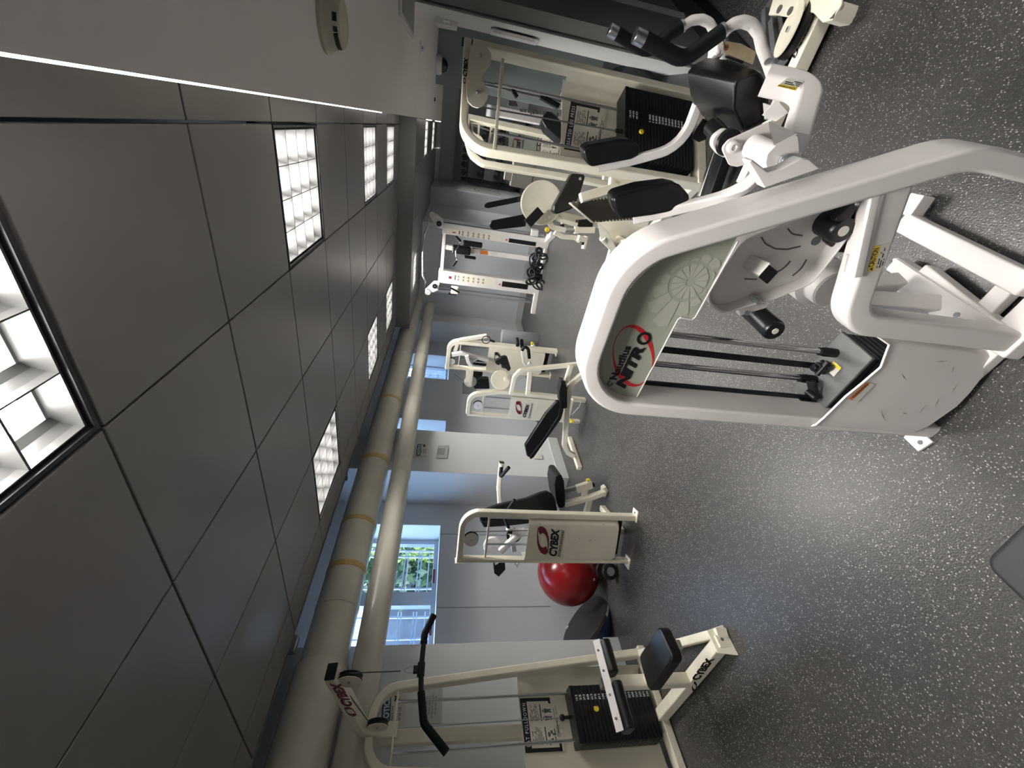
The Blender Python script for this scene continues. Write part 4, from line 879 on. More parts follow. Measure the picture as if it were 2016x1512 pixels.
def chest():
    PL = Pl((-2.73, 1.885), 22.8); t = thing('chest_press', 'cream chest press with black seat and backrest, beside the red exercise ball', 'exercise machine', PL(.2, 0, .3))
    cv = tower_rear(t, PL, .0, .405, 1.372, (.012, .352), ((.318, (.80, 1.157)), (.10, (.80, 1.157))), (.175, 1.275, .055), r=.12)
    logo_block(PL, cv, -.043, (1069, 1064), (1070, 1036), (1057, 1064), (1095, 1095), (1101, 1040), (1081, 1094), ('International', (1103, 1096), (1111, 1044), (1096, 1095)))
    scuffs(PL, cv, -.043, [(1063, 1031, .008, 1.5), (1187, 1032, .010, 2.4), (1162, 1064, .018, 2.5), (1140, 1060, .008, 1.3), (1103, 1031, .004, 1)])
    feetp(t, PL, ((.40, 0), (.0, 0)))
    b = B(); b.beam(PL(.19, .03, .12), PL(.19, .03, .55), .05, .05); b.ob('base_rail', M_cream, t, bev=.005)
    for x0, x1 in ((1123, 1143), (1155, 1176)):
        b = B(); b.prism([PL.px(x0, 1097, .06), PL.px(x1, 1098, .06), PL.px(x1, 1107, .06), PL.px(x0, 1106, .06)], PL.n, .03); b.ob('rubber_bumper', M_plastic, t, bev=.002)
    # seat side frame, in its own upright plane
    SP = Pl((-2.6, 2.53), 22.8)
    b = B(); b.rtube([SP.px(1112, 992), SP.px(1160, 980), SP.px(1191, 969)], .045, .06, SP.n, 0, .008); b.ob('main_beam', M_cream, t, ang=50)
    b = B(); b.prism([SP.px(*p) for p in [(1187, 962), (1193, 958), (1198, 966), (1191, 981), (1187, 976)]], SP.n, .06); b.ob('foot_plate', M_cream, t, bev=.002)
    b = B(); b.beam(SP.px(1161, 984, .02), SP.px(1153, 1012, .02), .045, .045, SP.n); b.ob('beam_link', M_cream, t, bev=.004)
    b = B(); b.beam(SP.px(1150, 980, .03), SP.px(1152, 960, .03), .045, .05, SP.n); b.beam(SP.px(1135, 963, .02), SP.px(1165, 953, .02), .07, .05, SP.n); b.ob('seat_adjuster', M_cream, t, bev=.004)
    b = B(); b.beam(SP.px(1110, 966, .03), SP.px(1136, 960, .03), .035, .035, SP.n); b.ob('seat_tube', M_steel, t, bev=.003)
    b = B(); b.beam(SP.px(1165, 955, .02), SP.px(1170, 953.5, .02), .03, .03, SP.n); b.ob('end_cap', M_plastic, t, bev=.002)
    b = B(); c = SP.px(1157, 943, .02); e = SP.px(1159, 951, .02); b.lathe(c, (e-c), [(0, 0), (.016, .0), (.02, .006), (.018, .012), (.008, .016), (.008, .04), (0, .04)], 24); b.ob('adjust_knob', M_yellow, t, label='yellow round adjustment knob')
    b = B(); b.prism([SP.px(x, y, -.06) for x, y in [(1094, 938), (1098, 935), (1106, 936), (1111, 948), (1113, 975), (1113, 995), (1108, 1001), (1100, 1000), (1095, 985), (1091, 955)]], SP.n, .26, .01); b.ob('seat', M_vinyl, t, bev=.012, bseg=3)
    BK = Pl((-2.66, 2.40), 30); L = [(944, 1010), (948, 1006), (979, 995), (1010, 988), (1037, 982), (1064, 971), (1077, 968), (1088, 973), (1094, 983), (1097, 1000), (1098, 1010), (1060, 1024), (1000, 1031), (952, 1034), (945, 1028)]
    b = B(); b.prism([BK.px(*p) for p in L], BK.n, .055, .02); b.ob('backrest', M_vinyl, t, bev=.014, bseg=4)
    b = B(); b.prism([BK.px(*p) for p in [(945, 1024), (952, 1036), (1000, 1033), (1060, 1026), (1058, 1018)]], -BK.n, .03, .006); b.ob('backrest_edge', M_vinyl, t, bev=.008)
    b = B(); b.beam(SP.px(1108, 990, .05), BK.px(1000, 1020, .08), .05, .05); b.ob('back_post', M_white, t, bev=.004)
    # press arms
    HP = Pl((-2.70, 2.30), 22.8)
    b = B(); b.rtube([HP.px(986, 1020, .25), HP.px(982, 960, .25), HP.px(987, 911, .25)], .04, .04, HP.n, 0, .006); a = b.ob('press_arm', M_cream, t)
    b = B(); b.beam(HP.px(987.5, 911, .25), HP.px(987.8, 909, .25), .041, .041, HP.n); b.ob('end_cap', M_plastic, a, bev=.001)
    b = B(); b.tube([HP.px(987, 920, .23), HP.px(984, 941, .18), HP.px(1002, 920, .12)], .016, .02, 14); b.ob('hand_grip', M_foam, a); b = B(); c = HP.px(987, 919, .235); b.sphere(c, .018, 14, 10); b.ob('grip_collar', M_white, a)
    b = B(); b.rtube([HP.px(1034, 1044), HP.px(1012, 1060), HP.px(985, 1085)], .05, .04, HP.n, 0, .008); a = b.ob('press_arm', M_white, t)
    b = B(); b.beam(HP.px(1000, 1046, -.01), HP.px(1040, 1046, -.01), .04, .04); b.beam(HP.px(1008, 1050, .02), HP.px(1012, 1084, .02), .04, .05, HP.n); b.ob('pivot_bracket', M_white, a, bev=.004)
    b = B(); b.box(HP.px(1004, 1048, -.035), (.028, .006, .04), basis(HP.u, HP.n, UP)); b.ob('end_cap', M_plastic, a, bev=.001)
    b = B(); b.tube([HP.px(1001, 1040, -.02), HP.px(992, 1015, -.05), HP.px(1013, 984, -.10)], .014, .02, 14); b.ob('hand_grip', M_foam, a)
    b = B(); c = HP.px(1000, 1041, -.02); b.sphere(c, .019, 14, 10); b.ob('grip_collar', M_white, a)
    b = B(); c = HP.px(970, 1075, .05); b.lathe(c, HP.n, [(0, 0), (.075, 0), (.08, .006), (.08, .02), (0, .02)], 36); b.ob('cam_disc', M_white, t)
    b = B(); c = HP.px(1012, 1055, .07); b.lathe(c, HP.n, [(0, 0), (.065, 0), (.065, .02), (0, .02)], 32); b.ob('cam_disc', M_plastic, t)
    b = B(); b.rtube([HP.px(1009, 1098), HP.px(1024, 1100), HP.px(1018, 1116), HP.px(1009, 1098)], .012, .02, HP.n, 0, .002); b.ob('lever_end', M_white, t)
    # counterweight
    b = B(); q = [HP.px(x, y, .1) for x, y in [(971, 1102), (994, 1102), (995, 1122), (982, 1136), (973, 1129)]]; b.prism(q, HP.n, .06); w = b.ob('counterweight', M_plastic, t, bev=.004)
    b = B(); b.prism([HP.px(x, y, .095) for x, y in [(974, 1105), (982, 1100), (982, 1109), (975, 1113)]], HP.n, .004); b.ob('weight_tab', M_cream, w, bev=.001)
chest()
# ================= BALLS AND SMALL THINGS =================
t = thing('exercise_ball', 'large shiny red exercise ball on the floor behind the chest press', 'exercise ball', (-3.33, 2.19, 0))
b = B(); b.sphere((-3.33, 2.19, .284), .284, 64, 40); b.ob('ball', M_ball, t)
b = B(); c = V((-3.33, 2.19, .284))+V((.55, -.62, -.56)).normalized()*.283; b.lathe(c, (c-V((-3.33, 2.19, .284))), [(0, -.004), (.012, -.002), (.012, .003), (0, .004)], 16); b.ob('valve', M_white, t)
def bosu():
    c = atY(1150, 1224, 1.84); vv = (c-CAM).normalized(); rr_ = vv.cross(UP).normalized(); uu = rr_.cross(vv); n = (vv*-.40+uu*.66+rr_*.63).normalized(); r = .275
    c = atY(1150, 1224, 1.84); t = thing('balance_trainer', 'black and navy half dome balance trainer leaning between red ball and column', 'balance trainer', (c.x, c.y, 0))
    b = B(); b.lathe(c, n, [(0, 0), (r-.02, 0), (r-.004, -.004), (r, -.016), (r, -.03), (r-.01, -.036)], 64); b.ob('platform', mat('black platform', (.022, .02, .02), .45), t)
    b = B(); b.lathe(c, -n, [(r-.008, .03)]+[(r*.97*math.cos(a*PI/24), .03+.20*math.sin(a*PI/24)) for a in range(1, 12)]+[(0, .23)], 64); b.ob('dome', M_bosu, t)
    d, a_, b_ = frame(n, UP)
    b = B()
    for k in range(10):
        th = math.radians(-62+k*3.2); e = a_*math.cos(th)+b_*math.sin(th); p = c+e*(r+.001)-n*.022; tg_ = n.cross(e)
        b.prism([p-tg_*.0065-n*.011, p+tg_*.0065-n*.011, p+tg_*.0065+n*.011, p-tg_*.0065+n*.011], e, .001)
    bmesh.ops.remove_doubles(b.bm, verts=b.bm.verts, dist=.004); b.ob('label_strip', M_lwhite, t, smooth=False)
    b = B(); th = math.radians(150); e = a_*math.cos(th)+b_*math.sin(th); b.box(c+e*.255+n*.003, (.03, .03, .004), basis(a_, b_, n)); b.ob('label', M_lwhite, t, bev=.001)
bosu()
t = thing('dumbbell', 'dark dumbbell with round grey end on the floor behind the chest press', 'dumbbell', (-2.98, 2.0, 0))
b = B(); p0 = V((-2.93, 1.93, .07)); p1 = V((-3.05, 2.02, .07)); dd = (p1-p0).normalized()
b.cyl(p0+dd*.03, p1, .016); b.ob('handle', M_steel, t)
b = B(); b.lathe(p0, dd, [(0, 0), (.03, 0), (.062, .006), (.066, .012), (.066, .045), (.06, .05), (0, .05)], 32); b.ob('head', M_black, t)
b = B(); b.lathe(p1, dd, [(0, 0), (.06, 0), (.066, .005), (.066, .04), (0, .045)], 32); b.ob('head', M_black, t)
b = B(); b.lathe(p0-dd*.003, dd, [(0, 0), (.034, 0), (.034, .004)], 28); b.ob('end_disc', M_steel, t)
# dark pad at the picture's right edge
t = thing('bench_pad', 'corner of a black padded bench close to the viewer, far right edge', 'bench', (-.85, .35, 0))
z = .5; Q = [atZ(1930, 1108, z), atZ(2030, 1010, z), atZ(2300, 1180, z), atZ(2120, 1290, z)]
b = B(); b.prism(Q, (0, 0, -1), .07, .03); b.ob('pad', mat('matte black pad', (.016, .016, .017), .6), t, bev=.012, bseg=3)
cq = sum(Q, V((0, 0, 0)))/4
b = B(); b.beam(V((cq.x, cq.y, .03)), V((cq.x, cq.y, .43)), .06, .06); b.beam(V((cq.x, cq.y, .025)), V((cq.x+.12, cq.y-.12, .025)), .06, .05); b.ob('post', M_cream, t, bev=.004)
# wall signs
CW = Pl((-3.318, 0), 90)
def sign(PL, TL, TR, BL, label, kind='notice', txt=None):
    A, Bq, D = PL.px(*TL, -.002), PL.px(*TR, -.002), PL.px(*BL, -.002); R = Bq-A; D = D-A; o = -PL.n
    t = thing('wall_sign', label, 'sign', A+R*.5+D*.5)
    b = B(); put(b, [(0, 0), (1, 0), (1, 1), (0, 1)], [[0, 1, 2, 3]], A, R, D, o, .002); p = b.ob('board', M_lwhite if kind == 'notice' else mat('grey notice sheet', (.40, .41, .40), .5), t, smooth=False); A = A+o*.0022
    if kind == 'notice':
        b = B(); rect(b, A, R, D, .03, .04, .97, .40, o); b.ob('header', M_blue, t, smooth=False)
        lettering('NOTICE', A+R*.10+D*.34+o*.0007, A+R*.90+D*.34+o*.0007, A+R*.10+D*.12+o*.0007, M_wtext, t, o, bold=.03)
        for k, s in enumerate(txt or []):
            w = .045*len(s); z0 = .52+k*.15; lettering(s, A+R*(.36-w*.4)+D*z0, A+R*(.36+w*.6)+D*z0, A+R*(.36-w*.4)+D*(z0-.09), M_ink, t, o, bold=.01)
        b = B(); put(b, [(.72, .62), (.80, .52), (.88, .56), (.96, .50), (.93, .68), (.84, .74), (.76, .72)], [[0, 1, 2, 3, 4, 5, 6]], A, R, D, o, .0005); b.ob('pictogram', M_ink, t, smooth=False)
    else:
        for k, s in enumerate(txt or []):
            w = min(.9, .036*len(s)); z0 = .18+k*.17; lettering(s, A+R*(.5-w/2)+D*z0, A+R*(.5+w/2)+D*z0, A+R*(.5-w/2)+D*(z0-.10), M_ink, t, o, bold=-.002)
    return t
NT = ['PLEASE FAN', 'DOWN MACHINE', 'AFTER USE']
sign(CW, (818, 898), (821, 874), (842, 898), 'white notice sign with blue header on the middle column', txt=['PLEASE', 'FAN DOWN', 'MACHINE'])
sign(CW, (858, 902), (862, 877), (880, 902), 'plain grey printed sheet below the notice sign on the middle column', kind='sheet', txt=['BE COURTEOUS TO', 'OTHERS PLEASE', '20 MINUTE LIMIT', 'ON ALL MACHINES'])
sign(CW, (747, 1432), (752, 1366), (797, 1433), 'large white notice sign behind the lat pulldown frame', txt=NT)
sign(CW, (832, 1425), (838, 1355), (868, 1424), 'grey time limit notice sheet below the large notice sign', kind='sheet', txt=['BE COURTEOUS TO', 'OTHERS AND AT A', '20 MINUTE TIME LIMIT', 'ON ALL MACHINES'])
# bumper plate leaning by the door
c = V((.52, 4.15, .215)); ax = V((-.93, -.30, .12)).normalized(); t = thing('weight_plate', 'thick black rubber weight plate leaning against the grey pillar', 'weight plate', (c.x, c.y, 0))
b = B(); b.lathe(c-ax*.04, ax, [(0, 0), (.205, 0), (.215, .008), (.215, .075), (.205, .082), (.17, .08), (.16, .068), (.06, .066), (.055, .082), (.03, .084), (.026, .075), (0, .07)], 56); b.ob('rubber_body', mat('plate rubber', (.012, .012, .013), .28), t)
b = B(); b.lathe(c+ax*.028, ax, [(.03, 0), (.05, .0), (.05, .018), (.03, .02)], 32); b.ob('hub_ring', M_chrome, t)
b = B(); b.prism([atZ(1365, 0, .004), atZ(1393, 0, .004), atZ(1436, 48, .004), atZ(1476, 94, .004), atZ(1450, 110, .004), atZ(1429, 60, .004)], (0, 0, 1), .008); m_ = b.ob('floor_strip', M_plastic, smooth=False); regroup(m_, atZ(1410, 40, 0)); tag(m_, 'black rubber strip lying on the floor beside the dark grey door', 'floor strip')
# ================= MACHINES FARTHER BACK =================
def bt(t, name, m, pts, w, d, n, fil=0, rc=.006, **k):
    b = B(); b.rtube(pts, w, d, n, fil, rc); return b.ob(name, m, t, ang=50, **k)
def leg_curl():
    PL = Pl((-2.58, 3.6), 5); t = thing('leg_curl', 'cream weight tower with black angled prone bench, standing beside the middle column', 'exercise machine', (-2.45, 3.5, 0))
    L = lambda *a: [PL.px(*p) for p in a]; n = PL.n
    w = .045
    q = L((1104, 784), (985, 770), (940, 771), (925, 782), (921, 812)); q[0] = V((q[0].x, q[0].y, 0.0)); 
    bt(t, 'frame', M_cream, [q[0], q[1], q[2]*.4+q[3]*.6+V((0, 0, .03)), q[4]], .045, .06, n, [0, 0, .1, 0], .008)
    c = PL.px(921, 814); c2 = PL.px(998, 823); bt(t, 'frame_post', M_cream, [V((c.x, c.y, 0)), V((c.x, c.y, c.z+.01))], .03, .06, n)
    b = B(); b.beam(PL.px(952, 778), PL.px(948, 812), .014, .014, n); b.ob('cross_bar', M_cream, t)
    a0 = c.x; x1 = PL.px(1002, 778).x
    sa = (c-PL.p).dot(PL.u); sb = (PL.px(1002, 778)-PL.p).dot(PL.u); rows = []
    for z in (.14, .2, .80, .835): rows.append([PL(a, z, d) for a, d in ((sa, 0), (sa+.004, -.03), ((sa+sb)/2, -.04), (sb-.004, -.03), (sb, 0), (sb, .09))])
    b = B(); b.sheet(rows, n, .003); cv = b.ob('shroud', M_creamd, t, ang=60)
    logo_block(PL, cv, -.046, (1021, 803), (1021, 790), (1015, 803), (1034, 822), (1042, 796), (1028.5, 821), ('International', (1043, 824), (1049, 794), (1039, 823)))
    pulley(t, PL.px(941, 797), n, .05, .02, m=M_white)
    b = B(); b.cyl(V((x1-.06, c.y+.05, .8)), V((x1-.06, c.y+.05, 1.1)), .008); b.ob('guide_rod', M_steel, t); b = B(); b.cyl(V((a0+.06, c.y+.05, .8)), V((a0+.06, c.y+.05, 1.1)), .008); b.ob('guide_rod', M_steel, t)
    BP = Pl((-2.95, 3.22), 8); P = lambda *a, d=0: [BP.px(*p, d) for p in a]
    b = B(); b.prism(P((1033, 878), (1074, 815), (1096, 791), (1101, 790), (1109, 806), (1104, 822), (1075, 862), (1050, 898), (1043.5, 902), (1037, 898), d=-.0), BP.n, .05, .02); b.ob('bench_pad', M_vinyl, t, bev=.012, bseg=3)
    b = B(); b.prism(P((1103, 789), (1109, 806), (1104, 823), (1075, 863), (1050, 899), (1043.5, 902.5), (1042, 898), (1070, 862), (1098, 818)), -BP.n, .02, .004); b.ob('bench_pad_edge', M_vinyl, t, bev=.006)
    b = B(); b.prism(P((1105, 749), (1113, 751), (1117, 764), (1117, 803), (1109, 806), (1101, 790), (1100, 771)), BP.n, .10, .01); b.ob('head_pad', M_vinyl, t, bev=.012, bseg=3)
    bt(t, 'main_tube', M_cream, P((1146, 738), (1122, 757), (1116, 800), (1111, 876), (1118, 890), (1130, 897), d=.08), .055, .05, BP.n, [0, .1, 0, .05, .03, 0])
    b = B(); b.beam(atZ(1121, 862, .03), atZ(1141, 922, .03), .05, .05); b.ob('floor_foot', M_cream, t, bev=.004)
    bt(t, 'roller_frame', M_cream, P((1006, 775), (1013, 742), (1024, 730), (1050, 726), (1139, 717), d=.15), .04, .05, BP.n, [0, .05, .05, 0, 0])
    bt(t, 'roller_frame', M_cream, P((1044, 727), (1039, 776), d=.15), .045, .05, BP.n); bt(t, 'roller_frame', M_cream, P((1124, 719), (1114, 752), d=.12), .045, .05, BP.n)
    b = B(); c = BP.px(1127, 785, .05); b.lathe(c, -BP.n, [(0, 0), (.02, 0), (.022, .02), (.012, .03), (0, .03)], 20); b.ob('lever', M_cream, t, bev=.002)
    b = B(); b.tube(P((1145, 789), (1140, 802), (1126, 817), d=.1), .005, .03, 8); b.ob('range_arc', M_steel, t)
    b = B(); c = BP.px(1123, 829, .0); b.lathe(c, -UP, [(0, 0), (.018, 0), (.022, .01), (.018, .03), (0, .034)], 20); b.ob('adjust_knob', M_yellow, t, label='yellow adjustment knob')
    b = B(); b.beam(BP.px(1040, 823, .35), BP.px(1050, 823, .35), .04, .04); b.beam(BP.px(1055, 825, .35), BP.px(1066, 825, .35), .04, .04); b.ob('rubber_bumper', M_plastic, t, bev=.003)
    b = B(); c = BP.px(986, 748, .3); b.lathe(c, (c-CAM).normalized(), [(0, .0), (.10, .0), (.105, .004), (.105, .03), (.098, .034), (0, .034)], 40); b.ob('cam_disc', M_cream, t)
    b = B(); c = BP.px(996, 746, .28); b.lathe(c, (CAM-c).normalized(), [(0, 0), (.03, 0), (.03, .02), (.012, .025), (.012, .03), (0, .03)], 24); b.ob('hub', M_cream, t)
    b = B(); b.prism(P((990, 703), (999, 704), (1006, 726), (1002, 732), (984, 716), (972, 713), d=.35), BP.n, .06, .01); b.ob('arm_pad', M_vinyl, t, bev=.008, bseg=3)
leg_curl()
def row():
    PL = Pl((-2.92, 5.085), -3); t = thing('row_machine', 'far cream weight tower with black printed emblem near the small window', 'exercise machine', PL(.2, 0, .3)); n = PL.n
    cv = tower_rear(t, PL, -.015, .45, 1.54, (.0, .40), ((.36, (.9, 1.2)), (.08, (.9, 1.2))), (.1, 1.46, .05), logo_m=M_ink, r=.13, cz=(.16, .97), cross=1.36, w=.055, dep=.08)
    logo_block(PL, cv, -.046, (979, 706), (979, 693), (973, 706), (1000, 724), (993, 697), (988, 722), None, m=M_ink)
    feetp(t, PL, ((.40, 0), (.0, 0)))
    bt(t, 'side_frame', M_cream, [PL.px(896, 690), PL.px(902, 670), PL.px(958, 661)], .05, .05, n, .08)
    bt(t, 'arm', M_white, [PL.px(890, 698, -.15), PL.px(908, 695, -.15), PL.px(960, 709, -.1)], .05, .05, n, .06)
    bt(t, 'arm', M_white, [PL.px(919, 700, -.2), PL.px(922, 712, -.2), PL.px(928, 720, -.2)], .05, .04, n, .04)
    bt(t, 'hanging_arm', M_cream, [PL.px(921, 728, -.1), PL.px(920, 752, -.1)], .05, .04, n); bt(t, 'hanging_arm', M_cream, [PL.px(929, 728, -.14), PL.px(926, 757, -.14)], .05, .04, n)
    b = B(); c = PL.px(926, 752, -.1); b.lathe(c, n, [(0, 0), (.09, 0), (.09, .02), (0, .02)], 30); b.ob('cam_disc', M_white, t)
    for x, y in ((936, 735), (946, 762)):
        pass
    b = B(); c = PL.px(937, 735, .1); b.sphere(c, (.11, .07, .10), 20, 14); b.ob('roller_pad', M_vinyl, t)
    b = B(); b.prism([PL.px(*p, .15) for p in [(930, 746), (962, 748), (964, 766), (934, 766), (930, 757)]], n, .1, .02); b.ob('seat_pad', M_vinyl, t, bev=.012, bseg=3)
    b = B(); b.prism([PL.px(*p, .25) for p in [(930, 714), (945, 706), (958, 710), (958, 722), (932, 718)]], n, .06, .02); b.ob('back_pad', M_vinyl, t, bev=.01)
    for px_ in ((1018, 674), (1027, 677)):
        b = B(); b.tube([PL.px(px_[0], px_[1]-7, .1), PL.px(px_[0]+1, px_[1]+6, -.05)], .025, 0, 14); b.ob('foam_roller', M_foam, t)
    b = B(); b.tube([PL.px(1028, 690, -.3), PL.px(1032, 682, -.3), PL.px(1040, 686, -.3), PL.px(1042, 705, -.3)], .022, .06, 12); b.ob('foam_grip', M_foam, t)
    bt(t, 'handle_arm', M_white, [PL.px(1028, 692, -.3), PL.px(1031, 712, -.3), PL.px(1036, 722, -.3), PL.px(1044, 714, -.3)], .035, .03, n, .06)
    b = B(); b.beam(PL.px(1046, 684, .1), PL.px(1053, 680, .1), .05, .05); b.ob('seat_adjuster', M_cream, t, bev=.004)
    b = B(); c = PL.px(1048, 674, .1); b.cyl(c, c+PL.u*-.03+V((0, 0, .0)), .02); b.ob('adjust_knob', M_yellow, t)
    b = B(); b.tube([PL.px(893, 736), PL.px(918, 753)], .004, 0, 6); b.ob('cable', M_dark, t)
    # ankle strap ring and grey roll next to it
    r_ = thing('foam_roll', 'grey cylindrical foam roll standing behind the far cream tower', 'foam roll', (-3.28, 6.3, 0))
    q = atZ(1032, 668, .0); q = V((-3.2, 6.3, 0)); q1 = atY(1000, 664, 6.3)
    b = B(); b.lathe((q1.x, 6.3, 0), UP, [(0, 0), (.12, 0), (.125, .01), (.125, .62), (.12, .63), (0, .63)], 36); b.ob('roll', mat('grey vinyl roll', (.22, .23, .24), .35), r_)
    r_.location = (q1.x, 6.3, 0)
    for ch in r_.children: ch.data.transform(Matrix.Translation(V((-3.28, 6.3, 0))-V((q1.x, 6.3, 0))))
    s_ = thing('ankle_strap', 'black strap loop with handle hanging from the end of the far tower arm', 'strap', PL.px(955, 667))
    b = B(); c = PL.px(957, 669, -.1); k = [c+(PL.u*math.cos(a)+UP*math.sin(a))*.055 for a in [2*PI*i/20 for i in range(20)]]; b.tube(k, .006, 0, 8, closed=True); b.ob('ring', M_plastic, s_)
    b = B(); b.tube([c+UP*-.05, PL.px(974, 673, -.12)], .016, 0, 12); b.ob('handle', M_plastic, s_)
row()
def crossover():
    Y0 = 6.9; CP = Pl((0, Y0), 0); n = CP.n; M_w = M_white
    t = thing('cable_crossover', 'wide white cable crossover machine against the far blue grey wall', 'exercise machine', (-1.9, 7.0, 0))
    def col_(x0, x1, z0, z1, name='tower'):
        b = B(); b.box2((x0, Y0, z0), (x1, Y0+.16, z1)); return b.ob(name, M_w, t, bev=.01)
    A = col_(-1.52, -1.355, 0, 1.76); Bc = col_(-2.335, -2.12, 0, 1.77)
    b = B(); b.box2((-2.14, Y0+.03, 1.70), (-1.50, Y0+.10, 1.75)); b.ob('top_beam', M_w, t, bev=.004)
    C0 = CP.px(878, 487); b = B(); b.box2((-1.775, Y0+.04, .2), (-1.695, Y0+.12, 1.70)); post = b.ob('centre_post', M_w, t, bev=.004)
    def plate(x0, x1, z0, z1, m, par, nm, d=-.004): b = B(); b.box2((x0, Y0+d, z0), (x1, Y0+d+.004, z1)); return b.ob(nm, m, par, smooth=False)
    for x0, x1, par in ((-1.515, -1.42, A), (-2.27, -2.145, Bc)):
        p_ = plate(x0, x1, .80, 1.68, M_paper, par, 'exercise_chart')
        b = B()
        for r in range(6):
            for c in range(2):
                X = x0+(x1-x0)*(.25+.42*c); Z = 1.43-r*.085; b.box2((X-.018, Y0-.0052, Z-.006), (X+.018, Y0-.004, Z+.006)); b.box2((X-.010, Y0-.0052, Z+.012), (X+.016, Y0-.004, Z+.02))
        b.box2((x0+.02, Y0-.0052, 1.48), (x1-.02, Y0-.004, 1.50)); b.ob('chart_rows', M_dark, p_, smooth=False)
        plate(x0+.03, x1-.05, 1.55, 1.60, M_maroon, par, 'red_mark', -.0055)
        plate(x0+.01, x1-.02, .22, .68, M_black, par, 'stack_window', -.003); plate(x0+.03, x0+.055, .70, .735, mat('orange mark', (.5, .12, .03), .5), par, 'orange_mark', -.003)
    plate(-1.765, -1.705, .99, 1.12, M_orange, post, 'orange_label', .036); plate(-1.765, -1.705, .82, .95, M_lwhite, post, 'white_label', .036)
    b = B(); b.box2((-1.80, Y0-.05, 1.28), (-1.67, Y0+.05, 1.58)); b.box2((-1.66, Y0-.03, 1.10), (-1.57, Y0+.02, 1.42)); b.box2((-1.86, Y0-.03, 1.18), (-1.81, Y0+.02, 1.38)); b.ob('attachment_holder', M_plastic, t, bev=.02)
    h = thing('curl_bar', 'thin wavy chrome curl bar hung on the crossover centre post', 'exercise bar', CP.px(896, 495)); b = B(); W3 = [CP.px(*p, -.1) for p in [(899, 467), (906, 474), (905, 480), (897, 494), (898, 505), (900, 512), (893, 521)]]
    b.tube(W3, .010, .04, 10); b.ob('bar', M_chrome, h)
    for a, c in ((W3[0], W3[1]), (W3[-1], W3[-2])):
        b = B(); dd = (c-a).normalized(); b.tube([a-dd*.02, a+dd*.09], .02, 0, 12); b.ob('rubber_grip', M_foam, h)
    # rails each side
    for x, xt in ((-2.43, -2.52), (-1.36, -1.26)):
        b = B(); b.cyl((x, Y0+.05, .10), (x, Y0+.05, 1.86), .013); b.ob('guide_rail', M_chrome, t)
        b = B(); b.beam((x-.05*(1 if x < -2 else -1), Y0+.0, .12), (x-.05*(1 if x < -2 else -1), Y0+.0, 1.86), .035, .02, V((0, 1, 0))); b.ob('hole_rail', M_steel, t)
    b = B(); b.beam((-2.25, Y0+.05, .04), (-2.68, Y0-.02, .04), .09, .08); b.ob('base_foot', M_w, t, bev=.006)
    b = B(); b.beam((-1.40, Y0+.05, .04), (-1.22, Y0-.3, .04), .09, .08); b.ob('base_foot', M_w, t, bev=.006)
    b = B(); b.box2((-2.4, Y0+.02, .0), (-1.3, Y0+.14, .05)); b.ob('base_beam', M_w, t, bev=.006)
    b = B(); b.box2((-2.48, Y0-.07, 1.42), (-2.36, Y0+.03, 1.54)); b.ob('carriage', M_w, t, bev=.01)
    b = B(); b.cyl((-2.42, Y0-.12, 1.40), (-2.34, Y0-.16, 1.56), .015); b.box2((-2.50, Y0-.06, 1.44), (-2.475, Y0+.0, 1.58)); b.ob('carriage_handle', M_plastic, t, bev=.003)
    b = B(); b.lathe((-2.40, Y0-.08, 1.46), (0, -1, 0), [(0, 0), (.015, 0), (.015, .02), (0, .02)], 16); b.ob('knob', M_yellow, t)
    b = B(); b.box2((-1.34, Y0-.05, .22), (-1.24, Y0+.05, .34)); b.ob('carriage', M_w, t, bev=.01)
    # pulley plates on top and the chin bar
    for x, s in ((-2.42, -1), (-1.34, 1)):
        b = B(); b.prism([V((x-.11*s, Y0-.02, 1.74)), V((x-.1*s, Y0-.02, 1.84)), V((x+.07*s, Y0-.02, 1.98)), V((x+.13*s, Y0-.02, 1.96)), V((x+.10*s, Y0-.02, 1.86)), V((x+.04*s, Y0-.02, 1.76))], (0, 1, 0), .05, .02); b.ob('pulley_bracket', M_w, t, bev=.003)
        pulley(t, (x+.09*s, Y0-.04, 1.93), (0, 1, 0), .05, .02, m=M_w); pulley(t, (x-.03*s, Y0-.04, 1.82), (0, 1, 0), .04, .02, plate=False)
    b = B(); b.tube([CP.px(*p, -.08) for p in [(843, 433), (842, 446), (835, 462), (832, 500), (832, 540), (838, 556), (837, 566)]], .012, .06, 10); b.ob('chin_bar', M_chrome, t)
    k = thing('accessory_pile', 'heap of black cable handles, ropes and straps on the floor under the crossover', 'cable attachments', (-1.8, Y0-.2, 0))
    k['kind'] = 'stuff' if False else ''
    del k['kind']
    rd = random.Random(3)
    for i in range(16):
        x = -2.10+i*.036; b = B(); z = rd.uniform(.05, .26); rr = rd.uniform(.04, .08); ph = rd.uniform(0, 3)
        c = V((x, Y0-.2+rd.uniform(-.05, .05), z)); a1 = V((math.cos(ph), .2, math.sin(ph))).normalized(); a2 = a1.cross(V((rd.uniform(-.6, .6), 1, 0))).normalized()
        b.tube([c+a1*(rr*1.5*math.cos(j*PI/6))+a2*(rr*math.sin(j*PI/6)) for j in range(12)], rd.uniform(.012, .022), 0, 8, closed=True); b.ob('strap' if i % 3 else 'handle', M_plastic, k)
crossover()
